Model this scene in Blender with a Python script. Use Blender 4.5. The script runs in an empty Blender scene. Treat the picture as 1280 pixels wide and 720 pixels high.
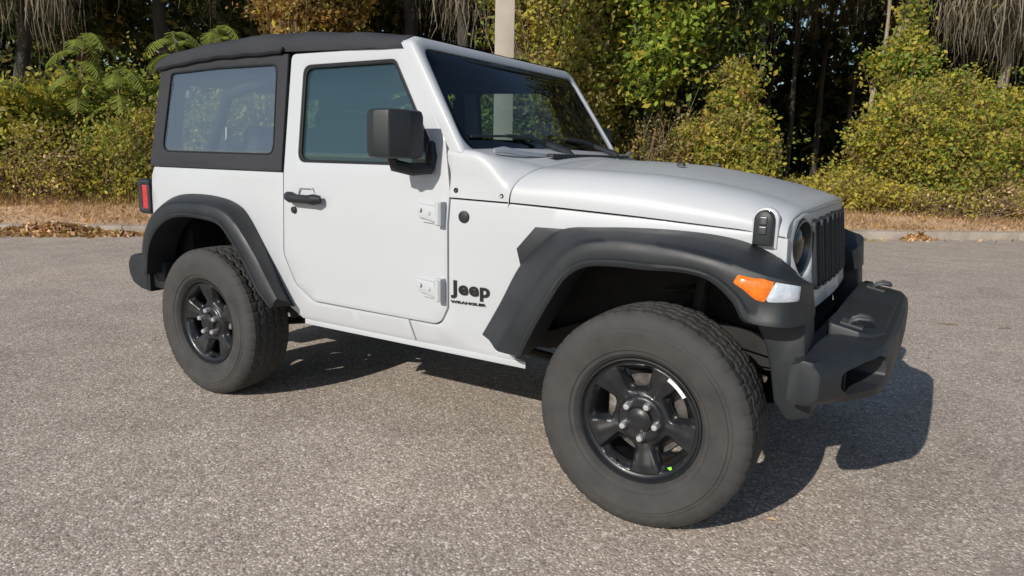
import bpy, bmesh, math, random
import numpy as np
from mathutils import Vector, Matrix, Euler
from mathutils.geometry import delaunay_2d_cdt
PI = math.pi; R = math.radians
random.seed(7)
RNG = np.random.default_rng(11)
sc = bpy.context.scene
COL = sc.collection

# ------------------------------------------------------------------ camera
CAM = Vector((0.8501, -3.1192, 1.3058)); YAW, PITCH, ROLL = 0.5581, -0.1884, 0.0199
fw = Vector((-math.sin(YAW)*math.cos(PITCH), math.cos(YAW)*math.cos(PITCH), math.sin(PITCH)))
r0 = Vector((math.cos(YAW), math.sin(YAW), 0)); u0 = r0.cross(fw)
rt = r0*math.cos(ROLL) + u0*math.sin(ROLL); up = rt.cross(fw)
cd = bpy.data.cameras.new('camera'); cam = bpy.data.objects.new('camera', cd); COL.objects.link(cam)
cam.matrix_world = Matrix(((rt.x, up.x, -fw.x, CAM.x), (rt.y, up.y, -fw.y, CAM.y), (rt.z, up.z, -fw.z, CAM.z), (0, 0, 0, 1)))
cd.sensor_width = 36; cd.lens = 871.9/1280*36; cd.clip_start = 0.05; cd.clip_end = 2000
sc.camera = cam

# ------------------------------------------------------------------ light
SUN_TO = Vector((-0.22, -1.75, 1.0)).normalized()
SUN_EL = math.asin(SUN_TO.z)
w = bpy.data.worlds.new('World'); sc.world = w; w.use_nodes = True
nt = w.node_tree; bg = nt.nodes['Background']; sky = nt.nodes.new('ShaderNodeTexSky')
sky.sky_type = 'NISHITA'; sky.sun_disc = False; sky.sun_elevation = SUN_EL
sky.sun_rotation = math.atan2(SUN_TO.x, SUN_TO.y); sky.air_density = 1.0; sky.dust_density = 0.6; sky.ozone_density = 1.5
nt.links.new(sky.outputs[0], bg.inputs[0]); bg.inputs[1].default_value = 0.09
sd = bpy.data.lights.new('sun', 'SUN'); sd.energy = 4.2; sd.angle = R(0.5); sd.color = (1.0, 0.945, 0.86)
so = bpy.data.objects.new('sun', sd); COL.objects.link(so); so.rotation_euler = SUN_TO.to_track_quat('Z', 'Y').to_euler()
so.location = (0, -20, 30)
vs = sc.view_settings; vs.view_transform = 'Standard'; vs.look = 'None'; vs.exposure = 0.0; vs.gamma = 1; vs.use_curve_mapping = False
sc.cycles.max_bounces = 8; sc.cycles.transparent_max_bounces = 12

# ------------------------------------------------------------------ helpers
def tag(o, label=None, cat=None, group=None, kind=None):
    if label: o['label'] = label
    if cat: o['category'] = cat
    if group: o['group'] = group
    if kind: o['kind'] = kind
    return o
def empty(name, loc=(0, 0, 0), rz=0):
    o = bpy.data.objects.new(name, None); COL.objects.link(o); o.location = loc; o.rotation_euler = (0, 0, rz)
    o.empty_display_size = .1
    return o
def link(name, me, parent=None, mats=None):
    o = bpy.data.objects.new(name, me); COL.objects.link(o)
    if parent is not None: o.parent = parent
    if mats:
        for m in (mats if isinstance(mats, (list, tuple)) else [mats]): me.materials.append(m)
    return o
class MB:
    """collects shapes for one mesh"""
    def __init__(s): s.v = []; s.f = []; s.m = []
    def add(s, v, f, m=0):
        n = len(s.v); s.v += [tuple(p) for p in v]; s.f += [tuple(i+n for i in q) for q in f]; s.m += [m]*len(f)
    def build(s, name, mats, parent=None, smooth=35, bevel=0, seg=2, sub=0, my=False):
        me = bpy.data.meshes.new(name)
        v = [(a, -b, c) for a, b, c in s.v] if my else s.v
        me.from_pydata(v, [], s.f)
        if s.m and max(s.m) > 0: me.polygons.foreach_set('material_index', s.m)
        bm = bmesh.new(); bm.from_mesh(me); bmesh.ops.remove_doubles(bm, verts=bm.verts, dist=1e-5)
        bmesh.ops.recalc_face_normals(bm, faces=bm.faces)
        if bevel:
            es = [e for e in bm.edges if len(e.link_faces) == 2 and e.calc_face_angle(0) > R(28)]
            bmesh.ops.bevel(bm, geom=es, offset=bevel, segments=seg, profile=.5, affect='EDGES', clamp_overlap=True)
        for k in range(sub): bmesh.ops.subdivide_edges(bm, edges=bm.edges, cuts=1, use_grid_fill=True, smooth=1.0)
        bm.to_mesh(me); bm.free()
        if smooth:
            me.polygons.foreach_set('use_smooth', [True]*len(me.polygons)); me.set_sharp_from_angle(angle=R(smooth))
        return link(name, me, parent, mats)
    def box(s, c, d, rot=None, m=0, taper=None):
        v = []
        for i in (-1, 1):
            for j in (-1, 1):
                for k in (-1, 1):
                    p = Vector((i*d[0]/2, j*d[1]/2, k*d[2]/2))
                    if taper and k > 0: p.x *= taper[0]; p.y *= taper[1]
                    if rot is not None: p = Euler(rot).to_matrix() @ p
                    v.append(p + Vector(c))
        s.add(v, [(0, 1, 3, 2), (4, 6, 7, 5), (0, 4, 5, 1), (2, 3, 7, 6), (0, 2, 6, 4), (1, 5, 7, 3)], m)
    def tube(s, pts, r, n=8, m=0, cap=True):
        pts = [Vector(p) for p in pts]; k = len(pts); rr = r if isinstance(r, (list, tuple)) else [r]*k
        v = []; prev = None
        for i, p in enumerate(pts):
            t = (pts[min(i+1, k-1)] - pts[max(i-1, 0)]).normalized()
            a = t.orthogonal().normalized() if prev is None else (prev - t*prev.dot(t)).normalized()
            prev = a; b = t.cross(a)
            for j in range(n):
                an = 2*PI*j/n; v.append(p + (a*math.cos(an) + b*math.sin(an))*rr[i])
        f = [(i*n+j, i*n+(j+1) % n, (i+1)*n+(j+1) % n, (i+1)*n+j) for i in range(k-1) for j in range(n)]
        if cap: f += [tuple(range(n))[::-1], tuple((k-1)*n+j for j in range(n))]
        s.add(v, f, m)
    def grid(s, rows, m=0, close=False):
        n = len(rows[0]); v = [p for r in rows for p in r]; f = []
        for i in range(len(rows)-1 + (1 if close else 0)):
            for j in range(n-1):
                a = i*n+j; b = ((i+1) % len(rows))*n+j; f.append((a, a+1, b+1, b))
        s.add(v, f, m)
    def lathe(s, prof, c=(0, 0, 0), n=48, m=0, axis='y', rfun=None):
        """prof: (y, r) pairs, revolved about the y axis through c"""
        rows = []
        for k in range(n):
            a = 2*PI*k/n; row = []
            for (y, r) in prof:
                if axis == 'y': row.append((c[0]+r*math.cos(a), c[1]+y, c[2]+r*math.sin(a)))
                elif axis == 'z': row.append((c[0]+r*math.cos(a), c[1]+r*math.sin(a), c[2]+y))
                else: row.append((c[0]+y, c[1]+r*math.cos(a), c[2]+r*math.sin(a)))
            rows.append(row)
        s.grid(rows, m, close=True)

def rnd(pts, r, n=5):
    """round the corners of a polygon; r is one radius or one per point"""
    out = []; k = len(pts)
    for i in range(k):
        p = Vector(pts[i][:2]); a = Vector(pts[i-1][:2]); b = Vector(pts[(i+1) % k][:2])
        ri = r[i] if isinstance(r, (list, tuple)) else r
        d1 = (a-p); d2 = (b-p); l1, l2 = d1.length, d2.length; d1.normalize(); d2.normalize()
        ang = d1.angle(d2)
        if ri <= 0 or ang > R(174): out.append(tuple(p)); continue
        t = min(ri/math.tan(ang/2), l1*.48, l2*.48)
        s0 = p+d1*t; s1 = p+d2*t
        for j in range(n+1):
            q = j/n; out.append(tuple(s0*(1-q)**2 + p*2*q*(1-q) + s1*q*q))
    return out
def area(P): return sum(P[i-1][0]*P[i][1]-P[i][0]*P[i-1][1] for i in range(len(P)))/2
def offset(P, d):
    """move a CCW polygon inwards by d"""
    k = len(P); out = []
    sg = 1 if area(P) > 0 else -1
    for i in range(k):
        p = Vector(P[i]); a = Vector(P[i-1]); b = Vector(P[(i+1) % k])
        e1 = (p-a); e2 = (b-p)
        if e1.length < 1e-7: e1 = e2
        if e2.length < 1e-7: e2 = e1
        e1 = e1.normalized(); e2 = e2.normalized()
        n = (Vector((-e1.y, e1.x)) + Vector((-e2.y, e2.x)))
        if n.length < 1e-6: n = Vector((-e1.y, e1.x))
        n.normalize(); c = max(.35, n.dot(Vector((-e1.y, e1.x))))
        out.append(tuple(p + n*(d*sg/c)))
    return out
def inside(x, y, P):
    c = False; j = len(P)-1
    for i in range(len(P)):
        if (P[i][1] > y) != (P[j][1] > y) and x < (P[j][0]-P[i][0])*(y-P[i][1])/(P[j][1]-P[i][1])+P[i][0]: c = not c
        j = i
    return c
def panel(mb, outer, surf, holes=(), t=.025, r=.004, g=0, m=0, back=False, lines=()):
    """sheet of thickness t with rounded rims; surf(u, v, depth) -> point"""
    outer = list(outer)
    if area(outer) < 0: outer = outer[::-1]
    loops = [outer] + [list(h) for h in holes]
    ins = [offset(outer, r)] + [offset(h, -r) for h in loops[1:]]
    ins2 = [offset(outer, r*.3)] + [offset(h, -r*.3) for h in loops[1:]]
    vs_ = []; es_ = []
    for L in ins:
        n0 = len(vs_); vs_ += [Vector(p) for p in L]; es_ += [(n0+i, n0+(i+1) % len(L)) for i in range(len(L))]
    ok = lambda x, y: inside(x, y, ins[0]) and not any(inside(x, y, h) for h in ins[1:])
    if g:
        xs = [p[0] for p in outer]; ys = [p[1] for p in outer]
        for a in np.arange(min(xs)+g*.37, max(xs), g):
            for b in np.arange(min(ys)+g*.41, max(ys), g):
                if ok(a, b): vs_.append(Vector((a, b)))
    ov, oe, of, _, _, _ = delaunay_2d_cdt(vs_, es_, [], 0, 1e-6)
    F = []
    for f in of:
        cx = sum(ov[i].x for i in f)/len(f); cy = sum(ov[i].y for i in f)/len(f)
        if ok(cx, cy): F.append(tuple(f))
    mb.add([surf(p.x, p.y, 0) for p in ov], F, m)
    if back: mb.add([surf(p.x, p.y, t) for p in ov], F, m)
    for L, I, I2 in zip(loops, ins, ins2):
        rows = [[surf(*p, 0) for p in I+I[:1]], [surf(*p, r*.3) for p in I2+I2[:1]], [surf(*p, r) for p in L+L[:1]], [surf(*p, t) for p in L+L[:1]]]
        if back: rows.append([surf(*p, t) for p in I+I[:1]])
        mb.grid(rows, m)
def cat(P, n):
    """Catmull-Rom through P, n points per span"""
    P = [Vector(p) for p in P]; out = []
    for i in range(len(P)-1):
        p0 = P[max(i-1, 0)]; p1 = P[i]; p2 = P[i+1]; p3 = P[min(i+2, len(P)-1)]
        for j in range(n):
            q = j/n
            out.append(.5*((2*p1) + (p2-p0)*q + (2*p0-5*p1+4*p2-p3)*q*q + (3*p1-p0-3*p2+p3)*q**3))
    out.append(P[-1]); return out
def smooth(a, b, x):
    t = min(1, max(0, (x-a)/(b-a))); return t*t*(3-2*t)
def interp(x, T):
    if x <= T[0][0]: return T[0][1]
    for (a, b), (c, d) in zip(T, T[1:]):
        if x <= c: return b+(d-b)*(x-a)/(c-a)
    return T[-1][1]

# ------------------------------------------------------------------ materials
def mat(name, col, rough=.5, metal=0, coat=0, spec=.5, **k):
    m = bpy.data.materials.new(name); m.use_nodes = True; b = m.node_tree.nodes['Principled BSDF']
    b.inputs['Base Color'].default_value = (*col, 1); b.inputs['Roughness'].default_value = rough
    b.inputs['Metallic'].default_value = metal; b.inputs['Coat Weight'].default_value = coat
    b.inputs['Coat Roughness'].default_value = k.get('cr', .04); b.inputs['Specular IOR Level'].default_value = spec
    return m
def nodes(m): return m.node_tree.nodes, m.node_tree.links, m.node_tree.nodes['Principled BSDF']
def noise(m, scale, detail=4, rough=.6, obj=True, vec=None):
    N, L, b = nodes(m); tc = N.new('ShaderNodeTexCoord'); n = N.new('ShaderNodeTexNoise')
    n.inputs['Scale'].default_value = scale; n.inputs['Detail'].default_value = detail; n.inputs['Roughness'].default_value = rough
    if vec:
        mp = N.new('ShaderNodeMapping'); mp.inputs['Scale'].default_value = vec; L.new(tc.outputs['Object'], mp.inputs[0]); L.new(mp.outputs[0], n.inputs['Vector'])
    else: L.new(tc.outputs['Object'], n.inputs['Vector'])
    return n
def ramp(m, fac, stops):
    N, L, b = nodes(m); r = N.new('ShaderNodeValToRGB')
    while len(r.color_ramp.elements) < len(stops): r.color_ramp.elements.new(.5)
    for e, (p, c) in zip(r.color_ramp.elements, stops): e.position = p; e.color = (*c, 1) if len(c) == 3 else c
    L.new(fac, r.inputs[0]); return r
def bump(m, h, strength=.3, dist=.01):
    N, L, b = nodes(m); bp = N.new('ShaderNodeBump'); bp.inputs['Strength'].default_value = strength; bp.inputs['Distance'].default_value = dist
    L.new(h, bp.inputs['Height']); L.new(bp.outputs[0], b.inputs['Normal']); return bp
def vary(m, scale, c0, c1, rg=None, detail=4, bmp=0, bd=.002, vec=None, bs=None):
    n = noise(m, scale, detail, vec=vec); r = ramp(m, n.outputs['Fac'], [(.3, c0), (.7, c1)]); N, L, b = nodes(m)
    L.new(r.outputs[0], b.inputs['Base Color'])
    if rg:
        mr = N.new('ShaderNodeMapRange'); mr.inputs[1].default_value = .3; mr.inputs[2].default_value = .7
        mr.inputs[3].default_value, mr.inputs[4].default_value = rg; L.new(n.outputs['Fac'], mr.inputs[0]); L.new(mr.outputs[0], b.inputs['Roughness'])
    if bmp:
        n2 = noise(m, bs or scale*8, 3); bump(m, n2.outputs['Fac'], bmp, bd)
    return m
PAINT = vary(mat('white_paint', (.5, .51, .52), .38, coat=.25, cr=.05, spec=.3), 1.7, (.47, .488, .51), (.49, .508, .53), (.34, .42))
PLAST = vary(mat('black_plastic', (.03, .032, .035), .5, spec=.45), 6, (.014, .017, .020), (.021, .024, .028), (.45, .6), bmp=.25, bd=.0006, bs=700)
CLOTH = vary(mat('soft_top_fabric', (.035, .035, .038), .85, spec=.3), 5, (.028, .030, .035), (.040, .042, .048), (.7, .9), bmp=.5, bd=.001, bs=420)
RUBBER = vary(mat('seal_rubber', (.01, .012, .014), .55, spec=.25), 20, (.008, .010, .012), (.014, .016, .018))
TYRE = vary(mat('tyre_rubber', (.06, .058, .055), .8, spec=.3), 9, (.038, .037, .036), (.062, .060, .058), (.65, .85), bmp=.3, bd=.001, bs=160)
RIM = vary(mat('rim_black', (.012, .013, .014), .36, coat=.12), 8, (.009, .010, .012), (.015, .016, .018), (.30, .42))
DARK = vary(mat('underbody', (.012, .012, .012), .75), 12, (.008, .008, .008), (.022, .02, .018))
STEEL = vary(mat('bare_steel', (.5, .48, .45), .35, metal=1), 30, (.35, .33, .31), (.6, .58, .55), (.25, .5))
CHROME = mat('lug_chrome', (.85, .86, .88), .32, metal=.85)
DKCHR = mat('dark_bezel', (.08, .085, .09), .3, metal=.6)
ORANGE = vary(mat('orange_lens', (.8, .16, .01), .2, coat=.6), 90, (.72, .12, .008), (.9, .22, .015), bmp=.4, bd=.001, bs=140)
CLEAR = vary(mat('clear_lens', (.45, .5, .56), .12, coat=.8), 40, (.36, .42, .48), (.58, .62, .68))
REDL = vary(mat('red_lens', (.5, .02, .03), .25, coat=.6), 60, (.42, .015, .02), (.6, .04, .05))
SILVER = mat('silver_trim', (.55, .56, .58), .3, metal=.6)
INT = vary(mat('interior_vinyl', (.02, .02, .022), .7), 12, (.014, .014, .016), (.026, .026, .028))
SEAT = vary(mat('seat_cloth', (.03, .032, .036), .9), 20, (.022, .024, .028), (.04, .042, .048))
WSTICK = mat('paper_label', (.75, .75, .72), .6)
GSTICK = mat('green_label', (.25, .75, .05), .6)
def glass(name, tint, gl=.06, rough=.0, refl=(1, 1, 1), haze_sky=0, haze_sky_col=(.5, .55, .6), ior=1.5, boost=0.0):
    m = bpy.data.materials.new(name); m.use_nodes = True; N, L = m.node_tree.nodes, m.node_tree.links
    N.remove(N['Principled BSDF']); out = N['Material Output']
    tr = N.new('ShaderNodeBsdfTransparent'); tr.inputs[0].default_value = (*tint, 1)
    g = N.new('ShaderNodeBsdfGlossy'); g.inputs['Roughness'].default_value = rough; g.inputs['Color'].default_value = (*refl, 1)
    fr = N.new('ShaderNodeFresnel'); fr.inputs[0].default_value = ior
    base = tr
    if haze_sky:
        df = N.new('ShaderNodeBsdfDiffuse'); df.inputs[0].default_value = (*haze_sky_col, 1)
        mh = N.new('ShaderNodeMixShader'); mh.inputs[0].default_value = haze_sky; L.new(tr.outputs[0], mh.inputs[1]); L.new(df.outputs[0], mh.inputs[2]); base = mh
    ad = N.new('ShaderNodeMath'); ad.operation = 'ADD'; ad.inputs[1].default_value = boost; ad.use_clamp = True
    L.new(fr.outputs[0], ad.inputs[0])
    mx = N.new('ShaderNodeMixShader'); L.new(ad.outputs[0], mx.inputs[0]); L.new(base.outputs[0], mx.inputs[1]); L.new(g.outputs[0], mx.inputs[2])
    L.new(mx.outputs[0], out.inputs['Surface'])
    tc = N.new('ShaderNodeTexCoord'); nz = N.new('ShaderNodeTexNoise'); nz.inputs['Scale'].default_value = 2.2; nz.inputs['Detail'].default_value = 1
    bp = N.new('ShaderNodeBump'); bp.inputs['Strength'].default_value = .15; bp.inputs['Distance'].default_value = .01
    L.new(tc.outputs['Object'], nz.inputs['Vector']); L.new(nz.outputs['Fac'], bp.inputs['Height']); L.new(bp.outputs[0], g.inputs['Normal'])
    return m
G_WS = glass('windshield_glass', (.62, .70, .66), ior=1.45)
G_DOOR = glass('door_glass', (.55, .70, .72), boost=.05, haze_sky=.10, haze_sky_col=(.22, .42, .50), refl=(.85, 1.0, 1.0))  # teal diffuse share stands in for the sky reflected in this glass
G_SOFT = glass('clear_vinyl_window', (.74, .8, .84), rough=.06, haze_sky=.16, haze_sky_col=(.38, .50, .66), boost=.04)  # cloudy vinyl; the blue of its diffuse share stands in for reflected sky

# ================================================================== THE CAR (x forward, y to its left, z up; origin under the front axle)
car = empty('parked_car', (0, 0, 0))
tag(car, 'white two-door off-road car with black soft top and black fender flares, parked on the asphalt', 'car')
def S(x, z):
    s = .79
    if z > 1.2: s -= (z-1.2)*.13
    if z < .56: s -= (.56-z)*.28
    if x > -.93: s -= (x+.93)*.11*smooth(.45, .6, z) + (x+.93)*.03*(1-smooth(.45, .6, z))
    s += .012*smooth(1.2, 1.0, z)*smooth(.5, .8, z)
    if x < -2.7: s -= .012*((-2.7-x)/.4)**2
    return s
def side(sg, off=0):
    return lambda x, z, d: (x, sg*(S(x, z)+off-d), z)
# gap between door and body
DOOR = rnd([(-1.926, 1.762), (-1.932, 1.203), (-1.938, .80), (-1.865, .655), (-1.74, .583), (-1.482, .581), (-1.139, .579), (-.965, .579), (-.922, .66), (-.921, 1.02), (-.915, 1.15), (-.955, 1.361), (-1.205, 1.742), (-1.24, 1.756)],
           [.03, 0, .12, .1, .06, 0, 0, .09, .03, 0, .05, .1, .03, .01], 6)
def outline_body():
    arcR = [(-3.085, .66), (-3.05, .80), (-2.96, .93), (-2.82, 1.00), (-2.635, 1.025), (-2.42, 1.02), (-2.28, .985), (-2.19, .90), (-2.05, .70), (-1.94, .53)]
    arcF = [(-.70, .50), (-.60, .70), (-.52, .86), (-.43, .95), (-.33, 1.0), (-.15, 1.01), (.06, 1.01), (.2, 1.0), (.31, .96), (.37, .90), (.385, .80)]
    top = [(.395, .80), (.40, 1.049), (.279, 1.066), (-.113, 1.091), (-.428, 1.107), (-.633, 1.117), (-.905, 1.124), (-.905, 1.20)]
    rear = [(-1.95, 1.20), (-3.06, 1.20)]
    return arcR + [(-1.86, .47), (-.56, .47)] + arcF + top + rear
bodies = {-1: MB(), 1: MB()}
OB = outline_body()
# closed rear quarter + cowl side built as one sheet round the door opening
q_rear = [p for p in OB if p[0] < -1.94 and p != (-1.95, 1.20)] + [(-1.94, 1.20)]
rear_q = [(-3.085, .66), (-3.05, .80), (-2.96, .93), (-2.82, 1.00), (-2.635, 1.025), (-2.42, 1.02), (-2.28, .985), (-2.19, .90), (-2.05, .70), (-1.94, .53), (-1.86, .475), (-1.125, .475), (-1.145, .575)]
dl = [p for p in offset(DOOR, -.006)]
if area(dl) < 0: dl = dl[::-1]
# door opening lower/rear edge from (-1.145,.575) back to (-1.93,1.2)
edge = [p for p in dl if p[1] < 1.2 and p[0] < -1.15]
edge.sort(key=lambda p: math.atan2(p[1]-1.1, p[0]+1.3))     # from rear (angle -pi..) to bottom
edge = sorted([p for p in edge], key=lambda p: -(math.atan2(p[1]-1.1, p[0]+1.3) % (2*PI)))
front_edge = [p for p in dl if p[1] < 1.13 and p[0] > -1.14]
front_edge = sorted(front_edge, key=lambda p: (math.atan2(p[1]-1.1, p[0]+1.3) % (2*PI)))
RQ = rear_q + edge + [(-1.938, 1.20), (-3.04, 1.20), (-3.07, 1.15)]
FQ = [(-1.138, .573)] + [(-1.118, .475), (-.56, .475)] + [(-.70, .50), (-.60, .70), (-.52, .86), (-.43, .95), (-.33, 1.0), (-.15, 1.01), (.06, 1.01), (.2, 1.0), (.31, .96), (.365, .90), (.375, .80), (.405, .80), (.398, 1.046), (.279, 1.063), (-.113, 1.088), (-.428, 1.104), (-.633, 1.114), (-.912, 1.122)] + front_edge[::-1]
for sg in (-1, 1):
    body = bodies[sg]; panel(body, RQ, side(sg), t=.03, r=.004, g=.06)
    panel(body, FQ, side(sg), t=.03, r=.004, g=.06)
    # B pillar strip and cant rail behind the door gap, rocker return
    body.box((-1.25, sg*.70, .53), (1.3, .12, .09))
# tailgate end wall
tg = MB(); panel(tg, rnd([(-.74, .62), (.74, .62), (.745, 1.2), (-.745, 1.2)], .03), lambda u, v, d: (-3.085+d+.03*(v > 9), u, v), t=.03, r=.01)
tail = tg.build('tailgate', [PAINT], car)
for sg in (-1, 1): bodies[sg].build('body_side', [PAINT], car)
# dark inner tub, wheel boxes, floor, firewall
inn = MB()
inn.box((-2.0, 0, .56), (2.2, 1.36, .05)); inn.box((-.89, 0, .85), (.05, 1.3, .58)); inn.box((-.2, 0, .76), (1.2, .80, .50)); inn.box((-.12, 0, .47), (.8, .62, .18)); inn.box((-2.45, 0, .80), (1.15, .92, .5))
inn.box((-2.95, 0, .85), (.14, 1.35, .55))
for sg in (-1, 1):
    for (cx, arc) in ((-2.5, [(-3.07, .52), (-3.03, .80), (-2.94, .92), (-2.8, .985), (-2.62, 1.015), (-2.42, 1.01), (-2.28, .975), (-2.2, .90), (-2.06, .70), (-1.95, .46)]),
                      (-.1, [(-.72, .47), (-.62, .70), (-.54, .85), (-.44, .94), (-.33, .985), (-.15, 1.0), (.06, 1.0), (.2, .985), (.3, .95), (.37, .88), (.40, .62)])):
        inn.grid([[(p.x, sg*.765 if p.x < -1.5 else sg*(S(p.x, p.z)-.02), p.z), (p.x, sg*.42, p.z+.0)] for p in cat([(a, 0, b) for a, b in arc], 3)])
        inn.box((cx, sg*.42, .78), (.98, .012, .5))
    inn.box((-1.45, sg*.752, .93), (1.12, .02, .74)); inn.box((-1.95, sg*.66, 1.2), (.05, .05, .9))
inn.build('inner_tub', [DARK], car)

# hood and cowl share one section
SEAM = [(-.93, 1.130), (-.633, 1.121), (-.428, 1.112), (-.113, 1.095), (.279, 1.070), (.43, 1.052)]
TOP = [(-.93, 1.334), (-.80, 1.318), (-.7, 1.286), (-.6, 1.260), (-.48, 1.258), (-.34, 1.255), (-.1, 1.243), (.1, 1.220), (.25, 1.194), (.33, 1.172), (.38, 1.157), (.415, 1.145), (.43, 1.136)]
def hoodpt(x, q, d=0):
    """q: -1..1 across; flat plateau in the middle, rounded shoulders outside"""
    s = interp(x, SEAM); T = interp(x, TOP); wd = S(x, 1.1)+.004; a = abs(q); sg = 1 if q > 0 else -1
    kr = smooth(-.63, -.80, x); yc = .56-.13*smooth(-.5, .4, x)+.15*kr; wt = wd-.12*kr*max(0, T-1.24)
    cr = .034-.022*smooth(-.2, .42, x)-.02*kr; a0 = .5; e = 2/(2.4+4.5*kr)
    if a < a0: y = yc*a/a0; z = T+cr*(1-(y/yc)**2)
    else:
        ph = (a-a0)/(1-a0)*PI/2; y = yc+(wt-yc)*math.sin(ph)**e; z = s+(T-s)*max(0, math.cos(ph))**e
        if a > .999: y = wd; z = s
    xx = x - .036*(y/.62)**2*smooth(-.25, .42, x)
    return (xx, sg*y, z)
def hood_sheet(mb, x0f, x1, nx, closef=False):
    qs = [(-1+2*i/90) for i in range(91)]
    qs = [(-1+2*i/150) for i in range(151)]
    rows = []
    for q in qs:
        row = []
        x0 = x0f(q) if callable(x0f) else x0f
        xb = x1(q) if callable(x1) else x1
        for i in range(nx+1): row.append(hoodpt(x0+(xb-x0)*i/nx, q))
        # rolled rims
        e = row[-1]; row.append((e[0]+.002, e[1], e[2]-.006)); row.append((e[0]-.006, e[1]*.995, e[2]-.03))
        b = row[0]; row.insert(0, (b[0], b[1]*.997, b[2]-.02))
        rows.append(row)
    mb.grid(rows)
rearcut = lambda q: -.575-.06*smooth(.55, 1.0, abs(q))
hd = MB(); hood_sheet(hd, rearcut, .43, 34)
hood = hd.build('hood', [PAINT], car, smooth=50)
cw = MB(); hood_sheet(cw, lambda q: -.913-.02*smooth(1.0, .8, abs(q)), lambda q: rearcut(q)-.008, 12)
cowl = cw.build('cowl', [PAINT], car, smooth=50)
cvm = MB(); cvm.box((-.655, 0, 1.306), (.035, .84, .010), rot=(0, R(12), 0))
for k in range(24): cvm.box((-.655, -.40+k*.035, 1.3125), (.03, .02, .004), rot=(0, R(4), 0))
cvm.build('cowl_vent', [PLAST], cowl, bevel=.002)
for sg in (-1, 1):
    for (x, z) in ((-.885, 1.158), (-.675, 1.143)):
        d = MB(); d.lathe([(0, 0), (-.004, .007), (-.002, .011), (.003, .012)], (x, sg*(S(x, z)+.004), z), 16) if sg < 0 else d.lathe([(0, 0), (.004, .007), (.002, .011), (-.003, .012)], (x, sg*(S(x, z)+.004), z), 16)
        d.build('rubber_plug', [RUBBER], cowl)
# hood latches
for sg in (-1, 1):
    x, z = .322, 1.078; y = S(x, z); rx = R(-14)
    def ls(u, v, d, o=.0): return (x+u, sg*(y+o-d-.10*max(0, v-.0)), z+v)
    P = [(-.033, -.056), (.033, -.056), (.033, .03)] + [(.033*math.cos(a), .03+.033*math.sin(a)) for a in np.linspace(.2, PI-.2, 8)] + [(-.033, .03)]
    l = MB(); panel(l, P, lambda u, v, d: ls(u, v, d, .038), t=.05, r=.012); la = l.build('hood_latch', [PLAST], car)
    l = MB()
    for (dx, dz, ww, hh) in ((0, .028, .013, .014), (0, -.004, .013, .014)):
        panel(l, rnd([(dx-ww, dz-hh), (dx+ww, dz-hh), (dx+ww, dz+hh), (dx-ww, dz+hh)], .004), lambda u, v, d: ls(u, v, d, .043), t=.012, r=.003)
    l.build('latch_strap', [DKCHR], la)
    l = MB(); P2 = [(u*1.35, v*1.18-.002) for u, v in P]; panel(l, P2, lambda u, v, d: ls(u, v, d, .008), t=.02, r=.008); l.build('latch_base', [PAINT], la)
# windshield washer nozzles on hood
for sg in (-1, 1):
    d = MB(); d.box((-.12, sg*.26, 1.281), (.035, .03, .014), taper=(.6, .7)); d.build('washer_nozzle', [PLAST], hood, bevel=.003)

# windshield frame
def wsurf(u, v, d, o=0):
    return (-.866-.664*(v-1.3255)+.03*(1-(u/.7)**2)+(o-d)*1.2, u, v)
def wcorner(u, v, d): return wsurf(u, v, d)
FR = rnd([(-.780, 1.299), (.780, 1.299), (.735, 1.775), (.68, 1.80), (-.68, 1.80), (-.735, 1.775)], [.02, .02, .03, .05, .05, .03], 6)
GL = rnd([(-.735, 1.326), (.735, 1.326), (.680, 1.742), (-.680, 1.742)], [.07, .07, .045, .045], 8)
f = MB(); panel(f, FR, lambda u, v, d: wsurf(u, v, d, .008), holes=[offset(GL, -.004)], t=.056, r=.016, g=.09, back=True)
wf = f.build('windshield_frame', [PAINT], car, smooth=50)
f = MB(); panel(f, GL, lambda u, v, d: wsurf(u, v, d, .0), t=.004, r=.001, g=.08); f.build('windshield', [G_WS], wf)
GI = rnd([(-.70, 1.372), (.70, 1.372), (.650, 1.715), (-.650, 1.715)], [.07, .07, .045, .045], 8)
f = MB(); panel(f, offset(GL, .001), lambda u, v, d: wsurf(u, v, d, -.006), holes=[GI], t=.002, r=.0005, g=.09); f.build('glass_border', [RUBBER], wf)
# footman bolt pads on the frame side
for sg in (-1, 1):
    f = MB(); z = 1.47; x = -.866-.664*(z-1.3255)-.035
    f.box((x, sg*.757, z), (.028, .008, .028), rot=(0, R(30), 0)); f.build('frame_bolt', [SILVER], wf, bevel=.003)
# wipers
for py in (-.10, .44):
    wm = MB()
    def on(u, v, o=.02): return Vector(wsurf(u, v, 0, o))
    wm.tube([(-.70, py, 1.295), (-.73, py-.01, 1.325), on(py-.06, 1.362, .03), on(py-.16, 1.385, .026), on(py-.34, 1.392, .02)], [.016, .017, .012, .008, .006], 8)
    wp = wm.build('wiper', [PLAST], wf)
    b = MB(); b.tube([on(py-.58, 1.380, .010), on(py-.34, 1.388, .013), on(py-.10, 1.376, .010)], .0055, 6); b.build('wiper_blade', [PLAST], wp)
    c = MB(); c.lathe([(0, 0), (0, .020), (.008, .019), (.014, .010), (.015, 0)], (-.70, py, 1.283), 16, axis='z'); c.build('wiper_pivot', [SILVER], wp)
# windshield hinge arms lying on the cowl
for sg in (-1, 1):
    h = MB(); h.tube([(-.76, sg*.70, 1.322), (-.74, sg*.66, 1.326), (-.71, sg*.55, 1.312), (-.69, sg*.38, 1.304)], [.010, .014, .011, .008], 8); h.build('windshield_hinge', [SILVER], cowl)

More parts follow.
